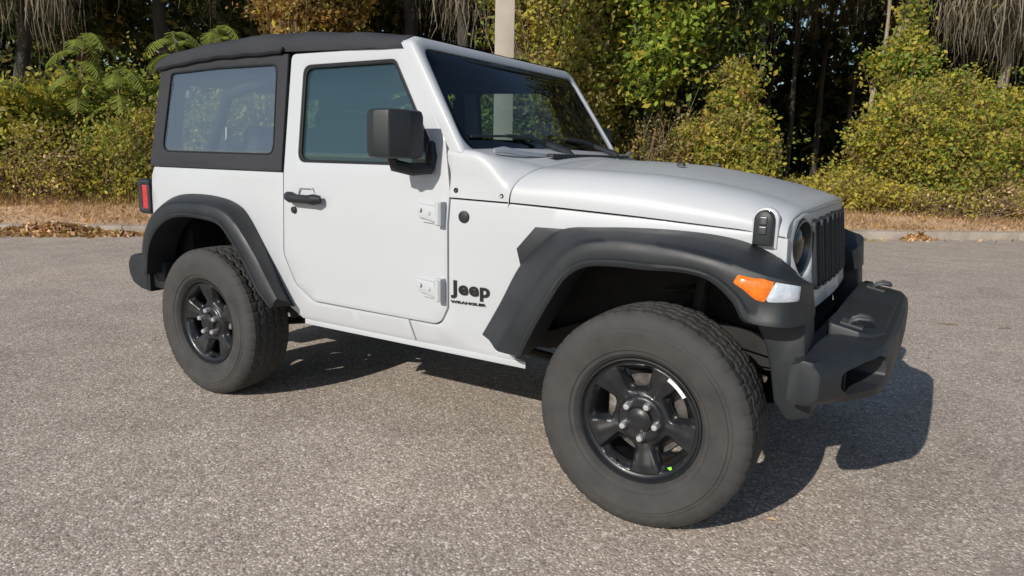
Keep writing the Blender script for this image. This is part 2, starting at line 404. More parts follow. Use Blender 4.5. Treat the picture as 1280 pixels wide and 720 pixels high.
# grille
def gx(y, z):
    a = abs(y)
    return .437+.026*smooth(1.12, .83, z)+.012*smooth(.835, .80, z)-.036*(a/.62)**2-.05*max(0, (a-.56)/.08)**2*.5
def gsurf(u, v, d, o=0): return (gx(u, v)+o-d, u, v)
hc = (.492, 1.003); hr = .102
def circle(cx, cy, r, n=40): return [(cx+r*math.cos(2*PI*i/n), cy+r*math.sin(2*PI*i/n)) for i in range(n)]
slots = []
for k in range(7):
    c = (k-3)*.1135; zt = 1.100-.010*abs(k-3)/3; zb = .842
    slots.append(rnd([(c-.034, zb), (c+.034, zb), (c+.036, zt), (c-.036, zt)], .02, 5))
GO = rnd([(-.47, .757), (.47, .757), (.56, .83), (.64, 1.04), (.603, 1.105), (.50, 1.124), (0, 1.133), (-.50, 1.124), (-.603, 1.105), (-.64, 1.04), (-.56, .83)], [.03, .03, .1, .08, .04, 0, 0, 0, .04, .08, .1], 5)
g_ = MB(); panel(g_, GO, gsurf, holes=slots+[circle(-hc[0], hc[1], hr), circle(*hc, hr)], t=.06, r=.008, g=.045)
gr = g_.build('grille', [PAINT], car, smooth=45)
for s_ in slots:
    b = MB(); inner = offset(s_, .006)
    panel(b, offset(s_, -.005), lambda u, v, d: gsurf(u, v, d, .014), holes=[offset(s_, .006)], t=.045, r=.004)
    b.build('grille_slot', [PLAST], gr)
b = MB(); b.box((.36, 0, .95), (.02, .84, .36)); b.tube([(gx(y, 1.12)-.045, y, 1.118-.03*(y/.6)**2) for y in np.linspace(-.58, .58, 15)], .02, 8)
b.build('radiator', [DARK], car)
for sg in (-1, 1):
    xx = gx(hc[0]+.02, hc[1])-.006; MT = Matrix.Translation((xx, sg*hc[0], hc[1])) @ Matrix.Rotation(sg*R(9.5), 4, 'Z')
    def hp(profs, name, m, par, n=40, dz=0):
        b = MB()
        for pr_ in profs: b.lathe(pr_, (0, 0, dz), n, axis='x')
        b.v = [tuple(MT @ Vector(p)) for p in b.v]; return b.build(name, [m], par)
    hl = hp([[(-.05, hr-.003), (-.004, hr-.002), (.004, hr-.004), (.005, hr-.010), (-.008, hr-.018), (-.045, hr-.026)]], 'headlight', DKCHR, car)
    hp([[(-.045, .078), (-.06, .05), (-.075, .03), (-.075, 0)]], 'reflector', DKCHR, hl)
    hp([[(-.022, .08), (-.008, .06), (-.002, .03), (0, 0)]], 'headlight_lens', glass('lens_glass', (.75, .8, .88), ior=1.5) if sg < 0 else bpy.data.materials['lens_glass'], hl)
    for dz in (.035, -.035): hp([[(-.06, 0), (-.04, .02), (-.055, .03)]], 'bulb_housing', SILVER, hl, 20, dz)

# fender flares: three rails (body line, crease, lip)
FF = [((-.745, .565), (-.600, -.90, .548), (-.500, -.915, .545)), ((-.66, .71), (-.525, -.905, .69), (-.437, -.925, .668)), ((-.582, .858), (-.445, -.91, .815), (-.365, -.93, .792)),
      ((-.506, .945), (-.36, -.91, .925), (-.302, -.93, .884)), ((-.403, 1.024), (-.262, -.91, .998), (-.225, -.93, .933)), ((-.233, 1.042), (-.142, -.91, 1.023), (-.12, -.93, .947)),
      ((-.052, 1.049), (0, -.91, 1.022), (0, -.93, .947)), ((.12, 1.045), (.12, -.91, 1.014), (.131, -.93, .951)), ((.25, 1.028), (.25, -.91, .992), (.226, -.93, .933)),
      ((.345, .995), (.345, -.91, .966), (.304, -.93, .874)), ((.400, .97), (.41, -.90, .950), (.352, -.925, .808)), ((.425, .94), (.465, -.87, .940), (.455, -.905, .800)),
      ((.432, .915), (.492, -.80, .925), (.500, -.825, .800)), ((.43, .89), (.492, -.66, .905), (.506, -.67, .798)), ((.42, .87), (.47, -.56, .885), (.49, -.55, .800))]
FR_ = [((-3.09, .60), (-3.035, -.90, .59), (-2.985, -.92, .60)), ((-3.075, .75), (-3.01, -.905, .745), (-2.945, -.925, .74)), ((-3.03, .87), (-2.955, -.91, .86), (-2.875, -.93, .838)),
       ((-2.94, .98), (-2.86, -.91, .955), (-2.785, -.93, .908)), ((-2.80, 1.04), (-2.73, -.91, 1.008), (-2.68, -.93, .95)), ((-2.635, 1.06), (-2.58, -.91, 1.026), (-2.55, -.93, .965)),
       ((-2.43, 1.055), (-2.40, -.91, 1.026), (-2.40, -.93, .96)), ((-2.275, 1.025), (-2.26, -.91, 1.003), (-2.28, -.93, .94)), ((-2.177, .95), (-2.16, -.91, .94), (-2.192, -.93, .868)),
       ((-2.022, .735), (-2.03, -.91, .80), (-2.08, -.93, .739)), ((-1.955, .62), (-1.955, -.91, .70), (-1.998, -.93, .625)), ((-1.90, .535), (-1.882, -.905, .595), (-1.915, -.92, .545))]
def flare(stations, sg, front):
    rowsA = []
    for i, (a, b, c) in enumerate(stations):
        yb = -S(a[0], a[1])
        if front and i >= 10: yb = [-.70, -.66, -.62, -.585, -.545][i-10]
        A0 = Vector((a[0], yb, a[1])); B0 = Vector(b); C0 = Vector(c)
        rowsA.append((A0, B0, C0))
    A = cat([r[0] for r in rowsA], 5); B = cat([r[1] for r in rowsA], 5); C = cat([r[2] for r in rowsA], 5)
    rows = []
    for i, (a, b, c) in enumerate(zip(A, B, C)):
        t = i/(len(A)-1)
        cen = Vector((-.05, -.6, .5)) if front else Vector((-2.5, -.6, .5))
        inw = (Vector((cen.x, 0, cen.z))-Vector((c.x, 0, c.z))).normalized()
        nose = smooth(.70, .80, t) if front else 0
        lip1 = c + inw*.012 + Vector((0, .008, 0)); lip2 = c + inw*.004 + Vector((0, .05, 0)); lip3 = Vector((c.x, -.74, c.z))
        if nose > 0:
            tgt = Vector((.36, -.60, c.z+.01)); lip1 = lip1.lerp(c+(tgt-c)*.08-Vector((0, 0, .006)), nose); lip2 = lip2.lerp(c+(tgt-c)*.4, nose); lip3 = lip3.lerp(tgt, nose)
        n_out = Vector((0, -1, 0))
        ab = a.lerp(b, .5) + (Vector((0, 0, .006)) - inw*.004)
        b1 = a.lerp(b, .86) + Vector((0, 0, .0))-inw*.004; b2 = b.lerp(c, .12) + Vector((0, -.004, 0))
        bc = b.lerp(c, .5) + Vector((0, -.003, 0))
        c0 = b.lerp(c, .80) + Vector((0, .006*(1-nose), 0)); c1 = b.lerp(c, .87) + Vector((0, -.002, 0))
        a0 = a + Vector((0, .03, 0)) - inw*.0
        rows.append([Vector((p.x, p.y*(-sg), p.z)) for p in (a0, a, a-inw*.006+Vector((0, -.01, 0)), ab, b1, b, b2, bc, c0, c1, c, lip1, lip2, lip3)])
    m_ = MB(); m_.grid(rows)
    n = len(rows[0])
    m_.add(rows[0], [tuple(range(n))]); m_.add(rows[-1], [tuple(range(n))])
    return m_
for sg in (-1, 1):
    for st, fr in ((FF, True), (FR_, False)):
        fm = flare(st, sg, fr); fo = fm.build('fender_flare', [PLAST], car, smooth=38)
        if fr:
            # lamp wraps the nose: follow rails B and C
            B = cat([Vector(s[1]) for s in st], 8); C = cat([Vector(s[2]) for s in st], 8)
            def lam(i0, i1, f0, f1, off):
                rows = []
                ii = np.linspace(i0, i1, 14)
                for k, q in enumerate(ii):
                    i = int(q); b = B[i].lerp(B[min(i+1, len(B)-1)], q-i); c = C[i].lerp(C[min(i+1, len(C)-1)], q-i)
                    out = Vector((smooth(.42, .5, b.x)*.8, -1+.4*smooth(.42, .52, b.x), 0)).normalized()
                    fa, fb = f0(k/13), f1(k/13); row = [b.lerp(c, fa)-out*.01]
                    for j in range(7):
                        tt = j/6; e = off*(1-(2*tt-1)**4*.6)*(min(1, min(k, 13-k)/1.5)*.6+.4); row.append(b.lerp(c, fa+(fb-fa)*tt)+out*e)
                    row.append(b.lerp(c, fb)-out*.01); rows.append([Vector((p.x, -sg*p.y, p.z)) for p in row])
                m_ = MB(); m_.grid(rows); n = len(rows[0]); m_.add(rows[0], [tuple(range(n))]); m_.add(rows[-1], [tuple(range(n))]); return m_
            lam(69.5, 81.5, lambda t: .26-.19*min(1, t*1.6), lambda t: .60-.09*t, .012).build('turn_signal', [ORANGE], fo)
            lam(81.5, 92, lambda t: .07, lambda t: .50-.10*t, .010).build('running_lamp', [CLEAR], fo)
            # fender vent behind the flare
            v = MB(); panel(v, [(-.578, .862), (-.600, .94), (-.522, 1.030), (-.40, 1.030), (-.40, 1.0), (-.5, .93)], side(sg, .008), t=.02, r=.006); v.build('fender_vent', [PLAST], car)

# doors
BELT = 1.262
WIN_O = rnd([(-1.838, 1.252), (-1.003, 1.252), (-1.003, 1.303), (-1.261, 1.705), (-1.838, 1.705)], [.05, .02, .03, .05, .05], 6)
WIN_G = rnd([(-1.822, 1.262), (-1.02, 1.262), (-1.02, 1.30), (-1.272, 1.69), (-1.822, 1.69)], [.05, .02, .03, .05, .05], 6)
for sg in (-1, 1):
    d_ = MB(); panel(d_, DOOR, side(sg, .002), holes=[WIN_O], t=.035, r=.005, g=.06, back=True)
    dr = d_.build('door', [PAINT], car)
    d_ = MB(); panel(d_, offset(WIN_O, -.001), side(sg, -.002), holes=[offset(WIN_G, .002)], t=.02, r=.005, back=True, g=.1); d_.build('window_seal', [RUBBER], dr)
    d_ = MB(); panel(d_, WIN_G, side(sg, -.014), t=.004, r=.001, g=.1); d_.build('door_window', [G_DOOR], dr)
    d_ = MB(); panel(d_, [(-1.86, .66), (-.98, .66), (-.98, 1.24), (-1.86, 1.24)], side(sg, -.05), t=.05, r=.01, back=True); d_.build('door_trim', [INT], dr)
    # handle
    x0, x1, z = -1.880, -1.645, 1.083; y = S(x0, z)
    d_ = MB(); d_.tube([(x0, sg*(y+.012), z+.005), (x0+.02, sg*(y+.030), z+.006), (x0+.05, sg*(y+.042), z+.004), (x0+.09, sg*(y+.048), z), (x0+.17, sg*(y+.048), z-.001), (x1-.03, sg*(y+.046), z), (x1, sg*(y+.03), z)], [.018, .024, .027, .021, .021, .026, .020], 12)
    hh = d_.build('door_handle', [PLAST], dr)
    d_ = MB(); d_.tube([((x0+x1)/2-.055, sg*(y+.005), z+.02), ((x0+x1)/2-.04, sg*(y+.007), z+.05), ((x0+x1)/2+.04, sg*(y+.007), z+.05), ((x0+x1)/2+.055, sg*(y+.001), z+.02)], .004, 8); d_.build('handle_cup', [PAINT], hh)
    d_ = MB(); yy = S(-1.853, 1.024)
    d_.lathe([(-.0, .017), (sg*.010, .016), (sg*.014, .011), (sg*.012, 0)], (-1.848, sg*(yy+.002), 1.024), 16); d_.build('door_lock', [PLAST], dr)
    for (z0, z1) in ((1.015, 1.105), (.692, .782)):
        zz = (z0+z1)/2; y = S(-1, zz)
        hm = MB()
        hm.box((-.945, sg*(y+.018), zz), (.030, .036, .098))
        P = rnd([(-1.085, zz+.038), (-.97, zz+.030), (-.96, zz-.038), (-1.07, zz-.020)], .012); panel(hm, P, lambda x, z, d: (x, sg*(S(x, z)+.016+.012*smooth(-1.09, -.96, x)-d), z), t=.024, r=.006)
        P = rnd([(-1.05, zz-.028), (-.965, zz-.036), (-.965, zz-.046), (-1.045, zz-.040)], .003); panel(hm, P, lambda x, z, d: (x, sg*(S(x, z)+.012-d), z), t=.02, r=.003)
        hb = hm.build('door_hinge', [PAINT], dr, bevel=.0)
        hm = MB(); hm.tube([(-.946, sg*(y+.03), zz-.045), (-.946, sg*(y+.03), zz+.045)], .016, 10)
        hm.build('hinge_pin', [PAINT], hb)
        for dx, dz in ((-1.05, .012), (-1.0, .0)):
            hm = MB(); hm.lathe([(sg*.0, .009), (sg*.006, .008), (sg*.007, 0)], (dx, sg*(y+.024), zz+dz), 10); hm.build('hinge_bolt', [PAINT], hb)
    # antenna plug and badge
    P = MB(); yy = S(-.843, 1.052)
    P.lathe([(0, .025), (sg*.007, .024), (sg*.010, .018), (sg*.010, 0)], (-.843, sg*yy, 1.052), 24); P.build('round_plug', [PLAST], car)
    # mirror
    mm = MB()
    plan = [(-1.155, -.865), (-1.155, -1.028), (-1.10, -1.045), (-1.03, -1.035), (-.985, -.95), (-.985, -.865)]
    zs = [(1.283, .80), (1.290, .93), (1.31, 1.0), (1.45, .985), (1.468, .93), (1.474, .82)]
    rows = []; pr = rnd(plan, .018, 4); cx = -1.075; cy = -.95
    for z, s in zs: rows.append([(cx+(x-cx)*s, -sg*(cy+(y-cy)*s), z+.012*(y+.95)/.1*(-1 if False else 0)) for x, y in pr]+[(cx+(pr[0][0]-cx)*s, -sg*(cy+(pr[0][1]-cy)*s), z)])
    mm.grid(rows); mm.add([p for p in rows[0][:-1]], [tuple(range(len(pr)))]); mm.add([p for p in rows[-1][:-1]], [tuple(range(len(pr)))])
    mi = mm.build('side_mirror', [PLAST], car, smooth=40)
    a = MB(); a.tube([(-1.09, sg*.945, 1.285), (-1.085, sg*.94, 1.255), (-1.04, sg*.88, 1.238), (-1.01, sg*.80, 1.243)], [.022, .026, .026, .022], 10)
    P = rnd([(-1.040, 1.236), (-1.0, 1.236), (-.990, 1.29), (-1.008, 1.352), (-1.035, 1.362)], .015); panel(a, P, side(sg, .03), t=.05, r=.012); a.build('mirror_arm', [PLAST], mi)
    a = MB(); a.box((-1.1540, sg*.947, 1.378), (.003, .13, .14)); a.build('mirror_glass', [CHROME], mi, bevel=.001)
# lettering on the front quarter, both sides
def text(body_, size, name, m, fn, off=0, sx=1, extr=.0015, bold=0, sp=1.0):
    cu = bpy.data.curves.new(name, 'FONT'); cu.body = body_; cu.size = size; cu.offset = bold; cu.extrude = extr; cu.space_character = sp; cu.resolution_u = 6
    o = bpy.data.objects.new('tmp', cu); COL.objects.link(o); bpy.context.view_layer.update()
    me = bpy.data.meshes.new_from_object(o.evaluated_get(bpy.context.evaluated_depsgraph_get())); bpy.data.objects.remove(o)
    me.materials.clear(); me.name = name
    for v in me.vertices: v.co = Vector(fn(v.co.x*sx, v.co.y, v.co.z))
    return link(name, me, car, m)
BLK = mat('badge_black', (.012, .012, .013), .4)
for sg in (-1, 1):
    def fn(x, y, z, sg=sg):
        X = (-.893+x) if sg < 0 else (-.715-x); Z = .727+y; return (X, sg*(S(X, Z)+.003+z), Z)
    t_ = text('Jeep', .080, 'badge', BLK, fn, bold=.0026, sx=1.20, sp=1.08)
    def fn2(x, y, z, sg=sg):
        X = (-.903+x) if sg < 0 else (-.71-x); Z = .6855+y; return (X, sg*(S(X, Z)+.003+z), Z)
    t_ = text('WRANGLER', .0155, 'badge', BLK, fn2, bold=.0006, sx=1.9, sp=1.05)

# soft top
SP = rnd([(-1.948, 1.203), (-1.948, 1.765), (-2.13, 1.772), (-2.53, 1.776), (-2.90, 1.752), (-3.01, 1.735), (-3.078, 1.203)], [.004, .01, 0, 0, .05, .02, .01])
SW = rnd([(-2.012, 1.284), (-2.022, 1.722), (-2.5, 1.726), (-2.905, 1.716), (-2.962, 1.288)], [.05, .05, 0, .03, .06], 6)
def ssurf(sg, off): return lambda x, z, d: (x, sg*(S(x, z)+off-d+.012*math.sin((z-1.2)/.56*PI)*math.sin((x+1.95)/1.1*PI)*-1*-1), z)
spans = MB()
for sg in (-1, 1): panel(spans, SP, ssurf(sg, .004), holes=[SW], t=.012, r=.004, g=.05, back=True)
# rear face of the top
RF = rnd([(-.755, 1.2), (.755, 1.2), (.70, 1.74), (-.70, 1.74)], .03); RW = rnd([(-.60, 1.29), (.60, 1.29), (.56, 1.67), (-.56, 1.67)], .06)
rsurf = lambda u, v, d: (-3.078+(v-1.2)*.13+d-.02*(1-(u/.76)**2), u, v)
panel(spans, RF, rsurf, holes=[RW], t=.01, r=.004, g=.08, back=True)
# roof skin: rows along x, section across
RT = [(-3.03, 1.815), (-2.9, 1.843), (-2.776, 1.854), (-2.453, 1.876), (-2.156, 1.884), (-1.79, 1.868), (-1.482, 1.842), (-1.30, 1.822), (-1.20, 1.808)]
RLOW = [(-3.03, 1.738), (-2.9, 1.752), (-2.513, 1.778), (-1.98, 1.776), (-1.9, 1.772), (-1.2, 1.748)]
rows = []
xs = np.linspace(-3.03, -1.20, 60)
for i, x in enumerate(xs):
    zt = interp(x, RT); zl = interp(x, RLOW); yw = S(x, zl)+.012
    nz = lambda a, b: .0035*math.sin(a*17+b*9)+.002*math.sin(a*41+b*23)
    half = []
    for (fy, fz) in ((.985, -.004), (1.0, 0.0), (1.003, .1), (1.0, .35), (.985, .62), (.955, .83), (.90, .955), (.84, 1.0)):
        half.append((x, yw*fy+nz(x, fz)*.5, zl+(zt-zl)*fz+nz(x, fy)*.6*(fz > 0)))
    top = []
    for q in np.linspace(.78, 0, 8): top.append((x, yw*q, zt+.035*smooth(-1.25, -1.9, x)*(1-(q/.84)**2)+nz(x, q)*.8))
    full = half+top; rows.append([(a, -b, c) for a, b, c in full]+[(a, b, c) for a, b, c in full[::-1][1:]])
spans.grid(rows); n = len(rows[0])
# rear drop of roof
drop = []
for k in range(5):
    t = k/4; drop.append([(a-.03*math.sin(t*PI/2), b*(1-.01*t), 1.735+(c-1.735)*math.cos(t*PI/2) if c > 1.735 else c) for a, b, c in rows[0]])
spans.grid(drop)
st = spans.build('soft_top', [CLOTH], car, smooth=60)
# folded drip flap above the side window
for sg in (-1, 1):
    f = MB(); pts = [(-3.03, sg*(S(-3.0, 1.74)+.012), 1.738)]+[(x, sg*(S(x, 1.77)+.016), interp(x, RLOW)-.004+.002*math.sin(x*30)) for x in np.linspace(-2.95, -1.99, 24)]+[(-1.965, sg*.735, 1.79)]
    f.tube(pts, .008, 6); f.build('drip_rail', [RUBBER], st)
    f = MB(); panel(f, offset(SW, -.001), ssurf(sg, .0065), holes=[offset(SW, .006)], t=.004, r=.001, g=.1); f.build('window_edge', [RUBBER], st)
    f = MB(); panel(f, SW, ssurf(sg, -.003), t=.002, r=.0005, g=.06); f.build('side_window', [G_SOFT], st)
f = MB(); panel(f, RW, lambda u, v, d: (rsurf(u, v, d)[0]+.004, u, v), t=.002, r=.0005, g=.08); f.build('rear_window', [G_SOFT], st)
# roof rails above doors (painted door surround carrier, dark header)
f = MB()
for sg in (-1, 1): f = MB(); f.tube([(-1.2, sg*.665, 1.765), (-1.95, sg*.665, 1.77), (-3.0, sg*.64, 1.745)], .018, 8); f.build('top_bow', [INT], st)

# ---- bumpers
HOOK = mat('hook_grey', (.07, .075, .08), .5, metal=.3)
def bsec(a):
    """half section of the front bumper at |y| = a, list of (x, z)"""
    F = interp(a, [(0, .742), (.40, .739), (.55, .732), (.60, .727), (.66, .706), (.76, .636), (.81, .604), (.84, .592), (.865, .582), (.90, .566)])
    tz = interp(a, [(0, .712), (.5, .712), (.62, .715), (.76, .700), (.82, .690), (.9, .700)]); bz = interp(a, [(0, .51), (.55, .53), (.66, .543), (.82, .548), (.9, .56)])
    bk = interp(a, [(0, .50), (.8, .48), (.9, .492)])
    mz = (tz+bz)/2
    return [(bk, tz-.01), (bk+(F-bk)*.35, tz+.002), (bk+(F-bk)*.7, tz), (F-.022, tz-.010), (F-.006, tz-.028), (F, mz+.03), (F-.001, mz-.04), (F-.010, bz+.018), (F-.030, bz+.002), (bk+(F-bk)*.4, bz), (bk, bz+.01)]
bm_ = MB(); ys = [-.893, -.889, -.875, -.855, -.835, -.815, -.79, -.76, -.72, -.68, -.64, -.56, -.48, -.36, -.2, 0]; ys = ys+[-y for y in ys[-2::-1]]
rows = []
for y in ys:
    k = .93 if abs(y) > .89 else 1
    r_ = bsec(abs(y)); cz = .60
    rows.append([(x-(0 if k == 1 else .01), y, cz+(z-cz)*k) for x, z in r_])
rows2 = [r+[r[0]] for r in rows]; bm_.grid(rows2); n = len(rows[0])
bm_.add(rows[0], [tuple(range(n))]); bm_.add(rows[-1], [tuple(range(n))])
fb = bm_.build('front_bumper', [PLAST], car, smooth=32)
cutm = MB()
for sg in (-1, 1):
    P = rnd([(-.575, .675), (-.63, .694), (-.70, .684), (-.790, .655), (-.790, .60), (-.755, .568), (-.62, .585), (-.575, .61)], .022, 5)
    P = [(sg*-a, b) for a, b in P]
    k = len(P); v = [(.600-.30*max(0, abs(a)-.62), a*.99, .625+(b-.625)*.86) for a, b in P]+[(.85, a, b+.0) for a, b in P]
    cutm.add(v, [tuple(range(k)), tuple(range(k, 2*k))]+[(i, (i+1) % k, k+(i+1) % k, k+i) for i in range(k)])
cut = cutm.build('cutter', [PLAST], None, smooth=0)
md = fb.modifiers.new('b', 'BOOLEAN'); md.object = cut; md.operation = 'DIFFERENCE'; md.solver = 'EXACT'
bpy.context.view_layer.update()
me = bpy.data.meshes.new_from_object(fb.evaluated_get(bpy.context.evaluated_depsgraph_get())); fb.modifiers.clear(); fb.data = me
bpy.data.objects.remove(cut); me.set_sharp_from_angle(angle=R(32)); me.name = 'front_bumper'
for sg in (-1, 1):
    f = MB(); f.box((.595, sg*.67, .625), (.012, .15, .09), rot=(0, 0, -sg*R(22))); f.build('fog_lamp_blank', [DARK], fb, bevel=.008)
    h = MB(); y = sg*.43; h.tube([(.59, y-.026, .735), (.598, y-.030, .757), (.622, y-.032, .768), (.648, y-.020, .765), (.656, y, .760), (.648, y+.020, .765), (.622, y+.032, .768), (.598, y+.030, .757), (.59, y+.026, .735)], .0085, 8)
    h.box((.60, y, .741), (.075, .075, .006), rot=(0, R(12), 0)); h.build('tow_hook', [HOOK], fb)
    # bumper end support and splash panel under the flare
    s_ = MB(); P = [(.335, .80), (.385, .70), (.405, .62), (.423, .52), (.47, .462), (.545, .49), (.51, .70), (.50, .80)]
    for yy in (.80, .50): pass
    v = [(x, sg*.795, z) for x, z in P]+[(x, sg*.62, z) for x, z in P]; k = len(P)
    s_.add(v, [tuple(range(k)), tuple(range(k, 2*k))]+[(i, (i+1) % k, k+(i+1) % k, k+i) for i in range(k)])
    s_.build('bumper_bracket', [PLAST], fb, bevel=.015)
dk = MB(); P = rnd([(.525, -.505), (.63, -.505), (.672, -.485), (.700, -.38), (.700, .38), (.672, .485), (.63, .505), (.525, .505)], .02)
panel(dk, P, lambda x, y, d: (x, y, .753-(x-.53)*.22-d), t=.05, r=.010); dk.build('bumper_deck', [PLAST], fb)
f = MB(); f.box((.42, 0, .60), (.05, .9, .12)); f.box((.44, 0, .57), (.08, .8, .06)); f.build('crossmember', [DARK], car)
f = MB(); rows = []
for x, z in [(.47, .50), (.38, .42), (.28, .40)]: rows.append([(x, y, z) for y in (-.5, -.25, 0, .25, .5)])
f.grid(rows); f.build('skid_plate', [DARK], car)
rb = MB()
rows = []
for y, k in [(-.86, .82), (-.845, 1), (-.7, 1), (-.5, 1), (0, 1), (.5, 1), (.7, 1), (.845, 1), (.86, .82)]:
    e = .045*smooth(.6, .86, abs(y)); P = [(-3.06, .69), (-3.24+e, .69), (-3.285+e, .675), (-3.31+e, .64), (-3.305+e, .57), (-3.27+e, .515), (-3.20+e, .49), (-3.06, .48)]
    rows.append([(-3.15+(x+3.15)*k, y, .59+(z-.59)*k) for x, z in P])
rb.grid([r+[r[0]] for r in rows]); n = len(rows[0]); rb.add(rows[0], [tuple(range(n))]); rb.add(rows[-1], [tuple(range(n))])
rbo = rb.build('rear_bumper', [PLAST], car, smooth=32)
for sg in (-1, 1):
    b = MB(); b.box((-3.03, sg*.77, .58), (.16, .10, .17)); b.build('bumper_end', [PLAST], rbo, bevel=.02)
    b = MB(); b.tube([(-3.10, sg*.845, .68), (-3.05, sg*.86, .684), (-3.015, sg*.86, .70)], .008, 8); b.build('bumper_bolt', [SILVER], rbo)
    # tail light
    b = MB(); P = rnd([(-3.215, .925), (-3.088, .925), (-3.088, 1.128), (-3.215, 1.128)], [.03, .012, .012, .03]); y0 = .795
    panel(b, P, lambda x, z, d: (x, sg*(y0-.0-d), z), holes=[rnd([(-3.168, .962), (-3.098, .962), (-3.098, 1.088), (-3.168, 1.088)], .012)], t=.15, r=.02, back=True)
    tl = b.build('tail_light', [PLAST], car)
    b = MB(); panel(b, rnd([(-3.172, .955), (-3.095, .955), (-3.095, 1.095), (-3.172, 1.095)], .012), lambda x, z, d: (x, sg*(y0-.006-d), z), t=.02, r=.005); b.build('red_lens', [REDL], tl)
    b = MB(); panel(b, rnd([(-.10, .95), (.03, .95), (.03, 1.10), (-.10, 1.10)], .012), lambda u, z, d: (-3.208+d, sg*(.74+u*.6), z), t=.02, r=.005); b.build('red_lens', [REDL], tl)

# rocker pinch weld strip under the sill
for sg in (-1, 1):
    f = MB(); f.box((-1.20, sg*.758, .462), (1.30, .008, .028)); f.build('sill_seam', [PAINT], car, bevel=.001)
    for k in range(9):
        pass

